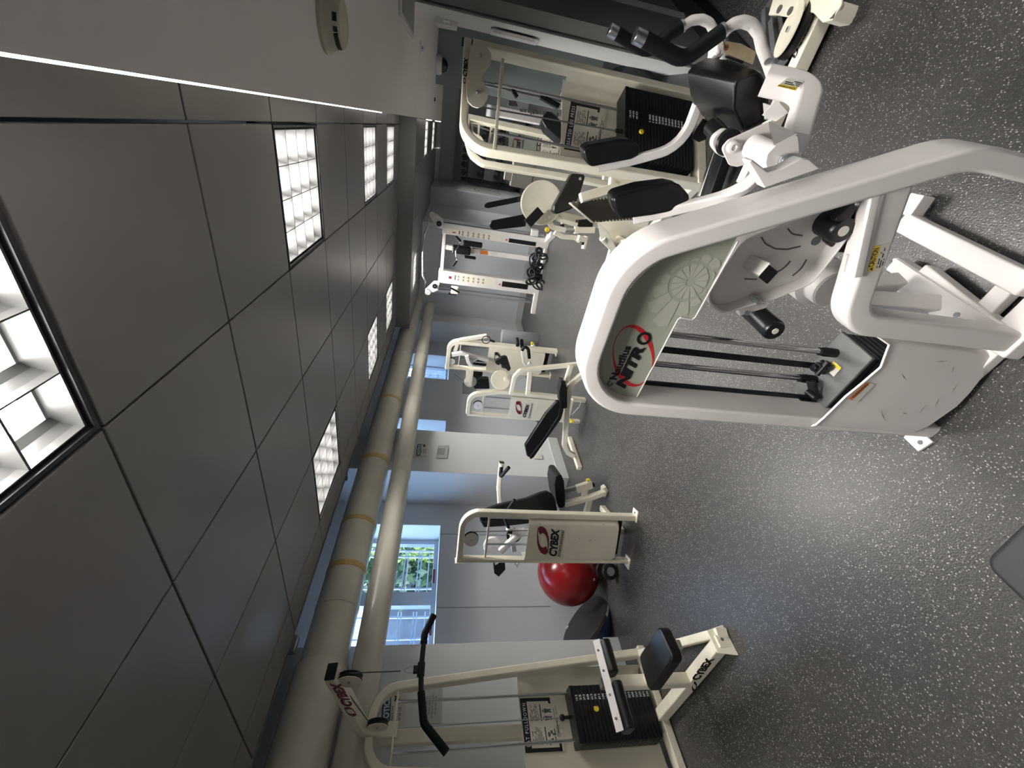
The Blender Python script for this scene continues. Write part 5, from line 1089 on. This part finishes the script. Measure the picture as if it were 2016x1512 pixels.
def leg_press():
    PL = Pl((-.054, 2.858), 40.8); n = PL.n; t = thing('seated_leg_press', 'cream seated leg press tower with double pulley cover and black weight stack', 'exercise machine', PL(.3, 0, 0))
    w = .055
    b = B(); b.rtube([PL(-.03, 0), PL(-.068, 1.585), PL(.50, 1.60), PL(.64, 1.605)], .048, .075, n, [0, .16, 0, 0], .01, seg=12); fr = b.ob('frame', M_cream, t, ang=50)
    b = B(); b.rtube([PL(.625, 0), PL(.625, 1.575)], w, .075, n, 0, .01); b.ob('frame_post', M_cream, t, ang=50)
    b = B(); b.beam(PL(.638, 1.605, 0), PL(.646, 1.605, 0), w, .074, n.cross(PL.u)*-1); b.ob('end_cap', M_plastic, t, bev=.002)
    brand(PL, (918.5, 151), (921.5, 114), (911, 150), -.039, M_ink, fr, em=((914.5, 159), (915, 153), (912, 159)), ms=M_maroon)
    L = [(926, 89), (939, 83), (949, 82.6), (959, 92), (966, 104), (967.5, 114), (965, 127.5), (958, 137), (951, 145), (950, 155), (955, 167), (960, 177), (961, 188), (958, 198), (951, 207.6), (941, 212), (930, 209), (921, 200), (918.5, 188), (918.5, 170), (921, 140)]
    for dd in (-.075, .055):
        b = B(); b.prism(PL.pts(L, dd), n, .006, .02); pc = b.ob('pulley_cover', M_creamd, t, bev=.001)
        if dd < 0:
            for x, y in ((946, 110), (940, 183)):
                b = B(); c = PL.px(x, y, dd); b.cyl(c, c-n*.012, .010, seg=6); b.cyl(c-n*.012, c-n*.016, .005); b.ob('bolt', M_steel, pc)
    for x, y in ((946, 110), (940, 183)): pulley(t, PL.px(x, y, -.01), n, .055, .03, plate=False)
    b = B(); b.beam(PL.px(990, 117, -.03), PL.px(973, 297, -.03), .018, .018, n); b.ob('cross_bar', M_cream, t, bev=.002)
    rows = []
    for z in (.06, .5, .955): rows.append([PL(a, z, d) for a, d in ((-.01, .04), (.0, .085), (.05, .10), (.3, .10), (.53, .10), (.565, .085), (.585, .04), (.60, -.03), (.605, -.035))])
    b = B(); b.sheet(rows, n, .003); b.ob('back_shroud', M_creamd, t, ang=60)
    TL = PL.px(1110, 294, .096); TR = PL.px(1124, 199, .096); BR = PL.px(1194, 214, .096); placard(TL, TR-TL, BR-TR, -n, 'SEATED LEG PRESS', t, 11)
    stack_front(t, PL, .03, .535, .10, .555, -.05, .13, 20, ['20', '40', '60', '', '', '', '140', '160', '180', '200', '220', '240', '260', '280', '300', '320', '340', '', '', ''], .31, .055, (1264, 258), [(1236, 247), (1240, 244), (1255, 246), (1266, 252), (1268, 258)], ((.415, 1.42), (.075, 1.42)))
    b = B(); b.cyl(PL.px(1212, 257, -.01), PL.px(1240, 262, -.01), .012); b.ob('stack_stem', M_plastic, t)
    b = B(); b.tube([PL.px(950, 211, -.01), PL.px(1215, 258, -.01)], .0045, 0, 8); b.ob('cable', M_dark, t)
    b = B(); b.beam(PL(-.05, .03, 0), PL(.66, .03, 0), .09, .06); b.ob('base_rail', M_cream, t, bev=.006)
    b = B(); b.beam(PL(-.02, .03, 0), PL(-.02, .03, .6), .06, .06); b.beam(PL(.625, .03, 0), PL(.625, .03, .6), .06, .06); b.ob('base_rail', M_cream, t, bev=.006)
    # foot plate on the near left side
    FP = Pl((-.3, 2.85), -25); F4 = [FP.px(1122, 398, 0), FP.px(1168, 437, .0), FP.px(1248, 431, .25), FP.px(1205, 389, .25)]
    nn = (F4[1]-F4[0]).cross(F4[3]-F4[0]).normalized(); nn = nn if nn.dot(CAM-F4[0]) > 0 else -nn
    b = B(); b.prism(F4, -nn, .02); fp = b.ob('foot_plate', M_cream, t, bev=.004)
    b = B(); Lr = F4[1]-F4[0]; Dn = F4[3]-F4[0]; Dn2 = F4[2]-F4[1]
    for k in range(12):
        f = .045+k*.082; p0 = F4[0]+Dn*f+Lr*.03; p1 = F4[1]+Dn2*f-Lr*.04; b.beam(p0+nn*.002, p1+nn*.002, (Dn.length)*.056, .006, nn)
    b.ob('ribbed_tread', mat('brown black tread', (.045, .038, .032), .5), fp, smooth=False)
    b = B(); hull(b, [FP.px(x, y, d) for x, y in [(1176, 437), (1279, 432), (1272, 458), (1227, 502), (1214, 506)] for d in (.02, .05)]); b.ob('plate_bracket', M_cream, t, bev=.003)
    b = B(); hull(b, [FP.px(x, y, d) for x, y in [(1176, 437), (1183, 474), (1214, 506), (1212, 486), (1196, 455)] for d in (-.06, -.055)]); b.ob('plate_bracket', M_cream, t, bev=.002)
    b = B(); b.cyl(FP.px(1186, 468, -.05), FP.px(1210, 492, .0), .025); b.ob('cross_tube', M_cream, t)
    b = B(); b.cyl(FP.px(1231, 478, -.05), FP.px(1216, 470, .02), .026); b.ob('cross_tube', M_cream, t); b = B(); b.cyl(FP.px(1232, 478.5, -.056), FP.px(1231, 478, -.049), .020); b.ob('end_cap', M_plastic, t)
    b = B(); c = FP.px(1222, 500, .0); b.cyl(c, c-FP.n*.02, .012, seg=6); b.ob('bolt', M_steel, t)
    # sloping side tube and carriage rail
    SP = Pl((-.08, 2.95), 20)
    bt(t, 'side_tube', M_cream, [SP.px(1214, 358), SP.px(1205, 372), SP.px(1143, 390)], .06, .05, SP.n); bt(t, 'side_tube', M_cream, [SP.px(1330, 372), SP.px(1200, 357)], .05, .05, SP.n)
    b = B(); b.beam(atZ(1426, 255, .14), atZ(1382, 388, .14), .03, .05); b.ob('slide_rail', M_alu, t, bev=.003)
    b = B(); b.beam(atZ(1440, 262, .12), atZ(1398, 388, .12), .09, .06); b.ob('rail_cover', M_plastic, t, bev=.004)
    # seat back pad
    QP = Pl((-.2, 3.25), 10)
    b = B(); b.prism([QP.px(*p) for p in [(1127, 341), (1154, 343), (1143, 380), (1132, 407), (1125, 412), (1096, 422), (1089, 416), (1091, 405)]], QP.n, .10, .02); b.ob('back_pad', M_vinyl, t, bev=.014, bseg=4)
    b = B(); c = QP.px(1142, 352, -.002); b.cyl(c, c-QP.n*.005, .010); b.ob('bolt', M_steel, t)
leg_press()
def rotary():
    RP = Pl((-.5, 3.7), 10); n = RP.n; t = thing('torso_machine', 'cream machine with big round disc and two long black pads, left of leg press', 'exercise machine', (-.62, 3.8, 0)); L = lambda *a, d=0: [RP.px(*p, d) for p in a]
    c = RP.px(1065, 400, .0); ax = (CAM-c).normalized()*.7+V((.1, -.5, 0)); b = B(); b.lathe(c, ax, [(0, 0), (.165, 0), (.175, .006), (.175, .03), (.165, .034), (.155, .03), (0, .026)], 48); b.ob('cam_disc', M_cream, t)
    for P in ([(953, 404), (958, 399), (1035, 384), (1036, 395), (962, 410), (955, 409)], [(963, 441), (968, 434), (1036, 421), (1036, 446), (972, 453), (965, 449)]):
        b = B(); b.prism(L(*P, d=.05), n, .05, .02); b.ob('arm_pad', M_vinyl, t, bev=.014, bseg=4)
    b = B(); b.prism(L((1033, 434), (1059, 407), (1071, 421), (1046, 447), d=-.15), n, .03, .004); b.ob('small_pad', M_plastic, t, bev=.004)
    b = B(); c = RP.px(1074, 427, -.05); b.cyl(c, c+n*.1, .03); b.ob('hub', M_cream, t); b = B(); c = RP.px(1081, 428, -.06); b.cyl(c, c-n*.01, .014, seg=6); b.ob('bolt', M_steel, t)
    bt(t, 'curved_frame', M_cream, L((1084, 405), (1077, 430), (1088, 448), (1113, 453)), .045, .04, n, .06)
    b = B(); b.tube(L((1110, 453), (1134, 453)), .018, 0, 14); b.ob('slide_post', M_alu, t)
    b = B(); b.beam(*L((1131, 453), (1138, 453)), .06, .05, n); b.beam(*L((1138, 453), (1170, 453)), .05, .05, n); b.ob('seat_carriage', M_cream, t, bev=.003)
    b = B(); b.prism(L((1138, 433), (1160, 431), (1168, 437), (1168, 447), (1137, 447), d=.05), n, .1, .01); b.ob('seat', M_vinyl, t, bev=.01)
    bt(t, 'rear_frame', M_cream, L((1092, 457), (1108, 466), (1133, 468), (1141, 474), d=.35), .045, .05, n, .05)
    b = B(); b.beam(*L((1138, 468), (1151, 472), d=.3), .05, .08, n); b.beam(*L((1148, 490), (1154, 465), d=.3), .02, .08, n); b.ob('rear_foot', M_cream, t, bev=.002)
    b = B(); b.box(RP.px(1150, 477, .28), (.05, .03, .04)); b.ob('end_cap', M_plastic, t, bev=.002)
    bt(t, 'link', M_cream, L((1080, 415), (1098, 432), (1136, 443)), .035, .03, n, .03); bt(t, 'column', M_cream, [RP.px(1090, 420, .15), V((RP.px(1090, 420, .15).x-.05, RP.px(1090, 420, .15).y, .03))], .06, .05, n)
    b = B(); c = RP.px(1077, 452, -.05); b.lathe(c, -n, [(0, 0), (.018, 0), (.022, .01), (.015, .02), (0, .02)], 18); b.ob('adjust_knob', M_yellow, t, label='yellow adjustment knob')
    b = B(); b.tube(L((1100, 420), (1107, 430), (1106, 446)), .012, .03, 10); b.ob('lever', M_cream, t); b = B(); b.sphere(RP.px(1106.5, 445, 0), .02, 14, 10); b.ob('lever_knob', M_plastic, t)
    b = B(); b.beam(V((-.95, 4.0, .03)), V((-.55, 4.0, .03)), .06, .06); b.beam(V((-.75, 3.7, .03)), V((-.75, 4.3, .03)), .06, .06); b.ob('base_rail', M_cream, t, bev=.005)
rotary()
def tower_back():
    PL = Pl((-.17, 4.75), 25); n = PL.n; t = thing('rear_cable_tower', 'cream weight tower seen through the seated leg press frame, grey panel with reversed emblem', 'exercise machine', (.0, 5.3, 0)); L = lambda *a, d=0: [PL.px(*p, d) for p in a]
    w = .06
    q = L((1115, 349), (1000, 331), (949, 322), (928, 305), (919, 272), (919, 229)); q[0] = V((q[0].x, q[0].y, 0)) if False else q[0]
    b = B(); base = V((q[0].x, q[0].y, .0)); b.rtube([base]+q, w, .07, n, [0, .0, 0, .12, .10, .1, 0], .01, seg=8); fr = b.ob('frame', M_cream, t, ang=50)
    r0 = PL.px(920, 232); r1 = PL.px(1060, 262); b = B(); b.rtube([r0, r1, V((r1.x, r1.y, 0))], w, .07, n, 0, .01); b.ob('frame_post', M_cream, t, ang=50)
    brand(PL, (925, 262), (922.5, 243), (919.5, 262), -.04, M_ink, fr, em=((921, 268), (920.5, 265), (918.5, 268)), ms=M_maroon)
    c = PL.px(936, 283, -.03); pulley(t, c, n, .085, .03, m=M_cream); pulley(t, PL.px(928, 270, .0), n, .05, .03, m=M_cream)
    for p, q2 in (((929, 245), (930, 262)), ((943, 246), (941, 275)), ((968, 250), (962, 288))): b = B(); b.beam(*L(p, q2), .02, .02, n); b.ob('cross_bar', M_cream, t)
    # translucent looking grey panel seen from behind, print reads in mirror image
    Q = L((1003, 256), (1059, 264), (1050, 310), (1000, 302), d=.06); b = B(); b.prism(Q, n, .004); g = b.ob('smoked_panel', mat('grey green smoked panel', (.26, .29, .26), .35), t, smooth=False)
    o = -n; c = PL.px(1014, 283, .058); swirl(c, (PL.px(1017, 268, .058)-c)*2, (PL.px(1009, 282, .058)-c)*4, M_maroon, M_maroon, g, o)
    lettering('CYBEX', PL.px(1026, 266, .058), PL.px(1022, 298, .058), PL.px(1018, 266, .058) if False else PL.px(1020, 265.5, .058), M_ink, g, o, bold=.05)
    lettering('INTERNATIONAL', PL.px(1032, 268, .058), PL.px(1029, 302, .058), PL.px(1029, 267.5, .058), M_ink, g, o)
    TL = PL.px(1053, 312, .04); TR = PL.px(1059, 266, .04); BR = PL.px(1108, 275, .04); placard(TL, TR-TL, BR-TR, -n, 'TRICEPS PRESS', t, 21)
    b = B(); b.prism(L((1050, 322), (1060, 262), (1200, 290), (1190, 350), d=.055), n, .004); b.ob('back_shroud', M_creamd, t, smooth=False)
    b = B(); b.beam(*L((930, 245), (1180, 330), d=.2), .012, .012, n); b.ob('cable', M_dark, t)
    bt(t, 'base_rail', M_cream, [base+V((-.02, 0, .04)), V((r1.x+.05, r1.y, .04))], .07, .07, UP)
    # grey arm pad
    b = B(); b.prism(L((1078, 218), (1085, 220), (1104, 236), (1109, 259), (1107, 277), (1101, 273), (1075, 251), (1067, 236), (1070, 226), d=-.5), n, .12, .02); b.ob('arm_pad', M_vinyl, t, bev=.014, bseg=4)
tower_back()
def vertical_machine():
    P = Pl((.25, 5.45), 8); n = P.n; t = thing('upright_weight_machine', 'white weight machine with vertical brand lettering behind the cream towers', 'exercise machine', (.1, 5.6, 0)); L = lambda *a, d=0: [P.px(*p, d) for p in a]
    q = L((972, 206), (1095, 231), (1100, 248), (1060, 244), (971, 227)); b = B(); b.prism(q, n, .08, .01); m = b.ob('lettered_upright', M_white, t, bev=.01)
    b = B(); b.rtube([P.px(1085, 238, .04), V((P.px(1085, 238, .04).x, P.px(1085, 238, .04).y, .0))], .12, .07, n, 0, .01); b.ob('lower_upright', M_white, t)
    lettering('Nautilus', P.px(1100, 222.5, -.002), P.px(1023, 214, -.002), P.px(1098, 231, -.002), M_dark, m, -n, bold=.03)
    b = B(); c = P.px(968, 218, .03); b.cyl(c+V((-.06, 0, 0)), c+V((.05, 0, 0)), .06); b.ob('motor_drum', M_steel, t)
    b = B(); hull(b, L((1000, 198), (1016, 199), (1020, 210), (1000, 208), d=.1)+L((1000, 198), (1016, 199), (1020, 210), (1000, 208), d=.2)); b.ob('grey_pad', mat('grey brown pad', (.12, .11, .10), .5), t, bev=.01)
    b = B(); b.beam(*L((1008, 175), (1018, 192), d=.1), .05, .04); b.ob('lever_arm', M_plastic, t, bev=.006); b = B(); b.beam(*L((1065, 190), (1100, 210), d=.1), .08, .05); b.ob('lever_arm', M_plastic, t, bev=.006)
    for a, c in (((940, 160), (1110, 197)), ((950, 167), (1110, 203))): b = B(); b.tube(L(a, c, d=.2), .014, 0, 12); b.ob('guide_rod', M_steel, t)
    b = B(); b.beam(*L((1104, 185), (1122, 196), d=.3), .06, .05); b.beam(P.px(1110, 215, .05), P.px(1112, 195, .05), .07, .06, n); b.ob('white_bracket', M_white, t, bev=.006)
    b = B(); b.box2((-.15, 5.35, 0), (.45, 5.6, .05)); b.ob('base', M_white, t, bev=.006)
    b = B(); b.prism(L((1108, 156), (1118, 158), (1116, 192), (1104, 190), d=.38), n, .004); pn = b.ob('perforated_panel', M_col, t, smooth=False)
    for x, y in ((1114, 160), (1113, 168), (1112, 176), (1111, 184)):
        b = B(); c = P.px(x, y, .378); b.cyl(c, c-n*.002, .012, seg=14); b.ob('hole', M_ink, pn)
vertical_machine()
def right_machine():
    b0 = atZ(1547, 150, .12); t = thing('low_row_machine', 'cream floor beam with brand lettering and dished pulley, upper right corner', 'exercise machine', (.6, 2.4, 0))
    A0 = atZ(1543, 160, .10); A1 = atZ(1612, 8, .10)
    FPn = (A1-A0).normalized(); sd = FPn.cross(UP).normalized()
    b = B(); b.beam(A0-FPn*.45-UP*.04, A1+FPn*.2-UP*.04, .062, .07); bm_ = b.ob('floor_beam', M_cream, t, bev=.005)
    A = atZ(1574, 112, .0965+.0) ; z = .0955
    lettering('CYBEX', atZ(1575, 91, z), atZ(1598, 40, z), atZ(1566, 88, z), M_ink, bm_, UP, bold=.05, shear=.2)
    c = atZ(1564, 102, z); swirl(c, (atZ(1569, 92, z)-c)*2, (atZ(1558, 98, z)-c)*4, M_ink, M_ink, bm_, UP)
    # side plates of the front housing
    b = B(); b.prism([atZ(*p, .13) for p in [(1512, 30), (1524, -10), (1660, -30), (1656, 8), (1637, 40), (1618, 44), (1600, 25), (1575, 22), (1552, 34), (1530, 30)]], (0, 0, -1), .012); b.ob('housing_plate', M_cream, t, bev=.004)
    b = B(); b.prism([atZ(*p, .13) for p in [(1656, 0), (1648, 22), (1637, 40), (1618, 43), (1640, 34)]], (0, 0, -1), .09); b.ob('housing_side', M_cream, t, bev=.003)
    for p in ((1535, 18), (1556, 22)):
        b = B(); c = atZ(*p, .131); b.cyl(c, c+UP*.004, .016); b.ob('bolt', M_dark, t)
    c = atZ(1554, 58, .13); bd = (A1-A0).normalized(); vw = (c-CAM).normalized(); p1 = vw.cross(bd).normalized(); p1 = p1 if p1.z > 0 else -p1; p2 = bd.cross(p1).normalized(); p2 = p2 if p2.dot(vw) < 0 else -p2; ax = p1*.96+p2*.27; d0 = (atZ(1528, 92, .10)-atZ(1575, 18, .16))
    b = B(); b.lathe(c, ax, [(0, -.012), (.085, -.004), (.105, .0), (.105, .006), (.085, .003), (0, .0)], 48); b.ob('dished_disc', M_cream, t, ang=50)
    b = B(); b.lathe(c-V(ax).normalized()*.045, ax, [(0, 0), (.105, 0), (.11, .006), (.11, .03), (0, .03)], 48); b.ob('pulley_wheel', M_plastic, t)
    b = B(); c2 = c+V(ax).normalized()*.0; b.cyl(c2, c2+V(ax).normalized()*.012, .012, seg=6); b.ob('bolt', M_steel, t)
    b = B(); b.beam(atZ(1530, 120, .04), atZ(1522, 40, .04), .03, .04); b.beam(atZ(1512, 135, .04), atZ(1508, 20, .04), .03, .04); b.ob('rear_rail', M_dark, t, bev=.003)
    b = B(); b.beam(atZ(1534, 140, .03), atZ(1516, 0, .03), .11, .004); b.ob('rubber_mat', M_dark, t, smooth=False)
right_machine()
# dumbbells, boards and papers at the far end
def far_end():
    t = thing('dumbbell_rack', 'black dumbbell rack loaded with dark dumbbells at the far end of the room', 'dumbbell rack', (-.5, 11.5, 0))
    for z in (.55, .95, 1.35):
        b = B(); b.box2((-1.10, 11.35, z), (.15, 11.7, z+.04)); b.ob('shelf', M_black, t, bev=.004)
    for x in (-1.13, .18):
        b = B(); b.box2((x-.03, 11.35, 0), (x+.03, 11.7, 1.5)); b.ob('upright', M_black, t, bev=.004)
    k = 0
    for zi, z in enumerate((.59, .99, 1.39)):
        for i in range(7):
            x = -.98+i*.165; r = .05+.008*(zi)
            d = thing('dumbbell', 'dark round headed dumbbell on the far black dumbbell rack', 'dumbbell', (x, 11.52, z), 'dumbbells on the far rack')
            b = B(); b.cyl((x, 11.44, z+r), (x, 11.6, z+r), .014, seg=12); b.ob('handle', M_chrome, d)
            for y in (11.42, 11.60): b = B(); b.cyl((x, y-.035, z+r), (x, y+.035, z+r), r, seg=16); b.ob('head', M_black, d)
    W2 = Pl((-1.245, 0), 90)
    b = B(); q = [atX(x, y, -1.24) for x, y in [(874, 330), (1000, 372), (1002, 386), (866, 366)]]; 
    b = B(); b.box2((-1.247, 10.25, .55), (-1.232, 11.3, 1.98)); wb_ = b.ob('wall_board', mat('faded grey board', (.40, .43, .42), .35, nz=.12, nsc=5)); regroup(wb_, (-1.24, 10.8, 1.2)); tag(wb_, 'long faded grey board with clippings on the far side wall', 'notice board')
    b = B()
    rd = random.Random(12)
    for i in range(9):
        y = 10.3+rd.uniform(0, .8); z = .75+rd.uniform(0, 1.0); o = B(); o.box2((-1.231, y, z), (-1.229, y+rd.uniform(.05, .18), z+rd.uniform(.03, .06)))
        oo = o.ob('clipping', M_dark if i % 3 else M_lwhite, wb_, smooth=False)
    b.bm.free()
    p = atX(978, 364, -1.235); g = thing('green_poster', 'small green poster with a red emblem on the far board', 'poster', (-1.23, p.y, p.z))
    b = B(); b.box2((-1.2305, p.y-.22, p.z-.10), (-1.227, p.y+.18, p.z+.13)); b.ob('sheet', mat('poster green', (.06, .16, .11), .5), g, smooth=False)
    b = B(); b.cyl((-1.227, p.y-.02, p.z), (-1.225, p.y-.02, p.z), .06, seg=24); b.ob('emblem', M_red, g); b = B(); b.box2((-1.227, p.y-.22, p.z+.09), (-1.2255, p.y+.18, p.z+.12)); b.ob('heading', M_lwhite, g, smooth=False)
    b = B(); b.box2((-1.25, 11.2, 2.05), (.3, 11.25, 2.15)); b.ob('wall_beam', M_rwall, smooth=False, kind='structure')
    b = B(); b.box2((-.95, 9.7, 0), (-.45, 10.0, .45)); b.box2((-.85, 9.75, .45), (-.55, 9.95, .6)); o = b.ob('storage_box', mat('grey tan box', (.30, .29, .26), .6), bev=.01); regroup(o, (-.7, 9.85, 0)); tag(o, 'grey tan storage box on the floor in front of the far dumbbell rack', 'box')

    # outlet on column, panel on wall
    q = CW.px(1059, 900); b = B(); b.box((-3.316, q.y, q.z), (.006, .07, .11)); o = b.ob('power_outlet', M_lwhite, bev=.002); regroup(o, (-3.316, q.y, q.z)); tag(o, 'white power outlet low on the middle column behind the prone bench', 'outlet')

    q = atX(924, 765, -3.845); b = B(); b.box((-3.846, q.y, q.z), (.006, .34, .24)); o = b.ob('wall_panel', mat('grey access panel', (.27, .28, .29), .5), bev=.001); regroup(o, (-3.846, q.y, q.z)); tag(o, 'flat dark grey access panel on the wall by the far cream tower', 'access panel')
    for y in (2.98, 2.16):
        b = B(); b.box((-3.847, y, .9), (.004, .006, 1.1)); o = b.ob('trim_3', M_dark if False else mat('wall seam', (.3, .3, .31), .6), kind='structure', smooth=False)
far_end()
# ================= CAMERA, LIGHT =================
cd = bpy.data.cameras.new('camera'); co_ = bpy.data.objects.new('camera', cd); col.objects.link(co_)
cd.sensor_width = 36; cd.lens = F/2016*36; cd.clip_start = .03; cd.clip_end = 100
xr = V((RX.x, RY.x, RZ.x)); yd = V((RX.y, RY.y, RZ.y)); zf = V((RX.z, RY.z, RZ.z))
m = Matrix(((xr.x, -yd.x, -zf.x, 0), (xr.y, -yd.y, -zf.y, 0), (xr.z, -yd.z, -zf.z, H), (0, 0, 0, 1)))
co_.matrix_world = m
bpy.context.scene.camera = co_
w = bpy.data.worlds.new('world'); bpy.context.scene.world = w; w.use_nodes = True; N = w.node_tree.nodes; L = w.node_tree.links
bg = N['Background']; bg.inputs['Color'].default_value = (.50, .71, 1.0, 1); bg.inputs['Strength'].default_value = 10.0
def area(name, loc, rot, sx, sy, power, color, portal=False, spread=PI):
    l = bpy.data.lights.new(name, 'AREA'); l.shape = 'RECTANGLE'; l.size = sx; l.size_y = sy; l.energy = power; l.color = color; l.spread = spread
    if portal: l.cycles.is_portal = True
    o = bpy.data.objects.new(name, l); col.objects.link(o); o.location = loc; o.rotation_euler = rot; return o
for y0, y1 in ((.72, 3.08), (4.15, 5.04), (6.24, 7.1)):
    area('window_portal', (-4.3, (y0+y1)/2, 1.96), (0, -PI/2, 0), 1.0, y1-y0, 1, (1, 1, 1), portal=True)
s = bpy.data.lights.new('sun', 'SUN'); s.energy = 2.5; s.angle = .02; s.color = (1, .95, .85); so = bpy.data.objects.new('sun', s); col.objects.link(so); so.rotation_euler = (math.radians(35), math.radians(20), 0)
# room lamps: the downward light of each ceiling fixture, the added ones too
for (i, j) in lights:
    x = GX-(j+.5)*T; y = GY+(i+.5)*T
    a = area('ceiling_lamp', (x, y, CZ-.004+.0), (0, 0, 0), .5, .5, 44 if i > -5 else 34, (1, .965, .91), spread=math.radians(140))
    a.visible_camera = True
    a.location.z = CZ+.085
a = area('ceiling_lamp', (SOFL[0], SOFL[1], ZS+.083), (0, 0, 0), .5, .5, 44, (1, .965, .91), spread=math.radians(160))
for l in lowl:
    a = area('ceiling_lamp', ((l[0]+l[2])/2, (l[1]+l[3])/2, 2.235), (0, 0, 0), l[2]-l[0]-.05, l[3]-l[1]-.05, 60, (1, .96, .9), spread=math.radians(150))
vs = bpy.context.scene.view_settings; vs.view_transform = 'Standard'; vs.look = 'None'; vs.gamma = 1; vs.use_curve_mapping = False; vs.exposure = .35
bpy.context.scene.render.film_transparent = False
bpy.context.scene.cycles.max_bounces = 8
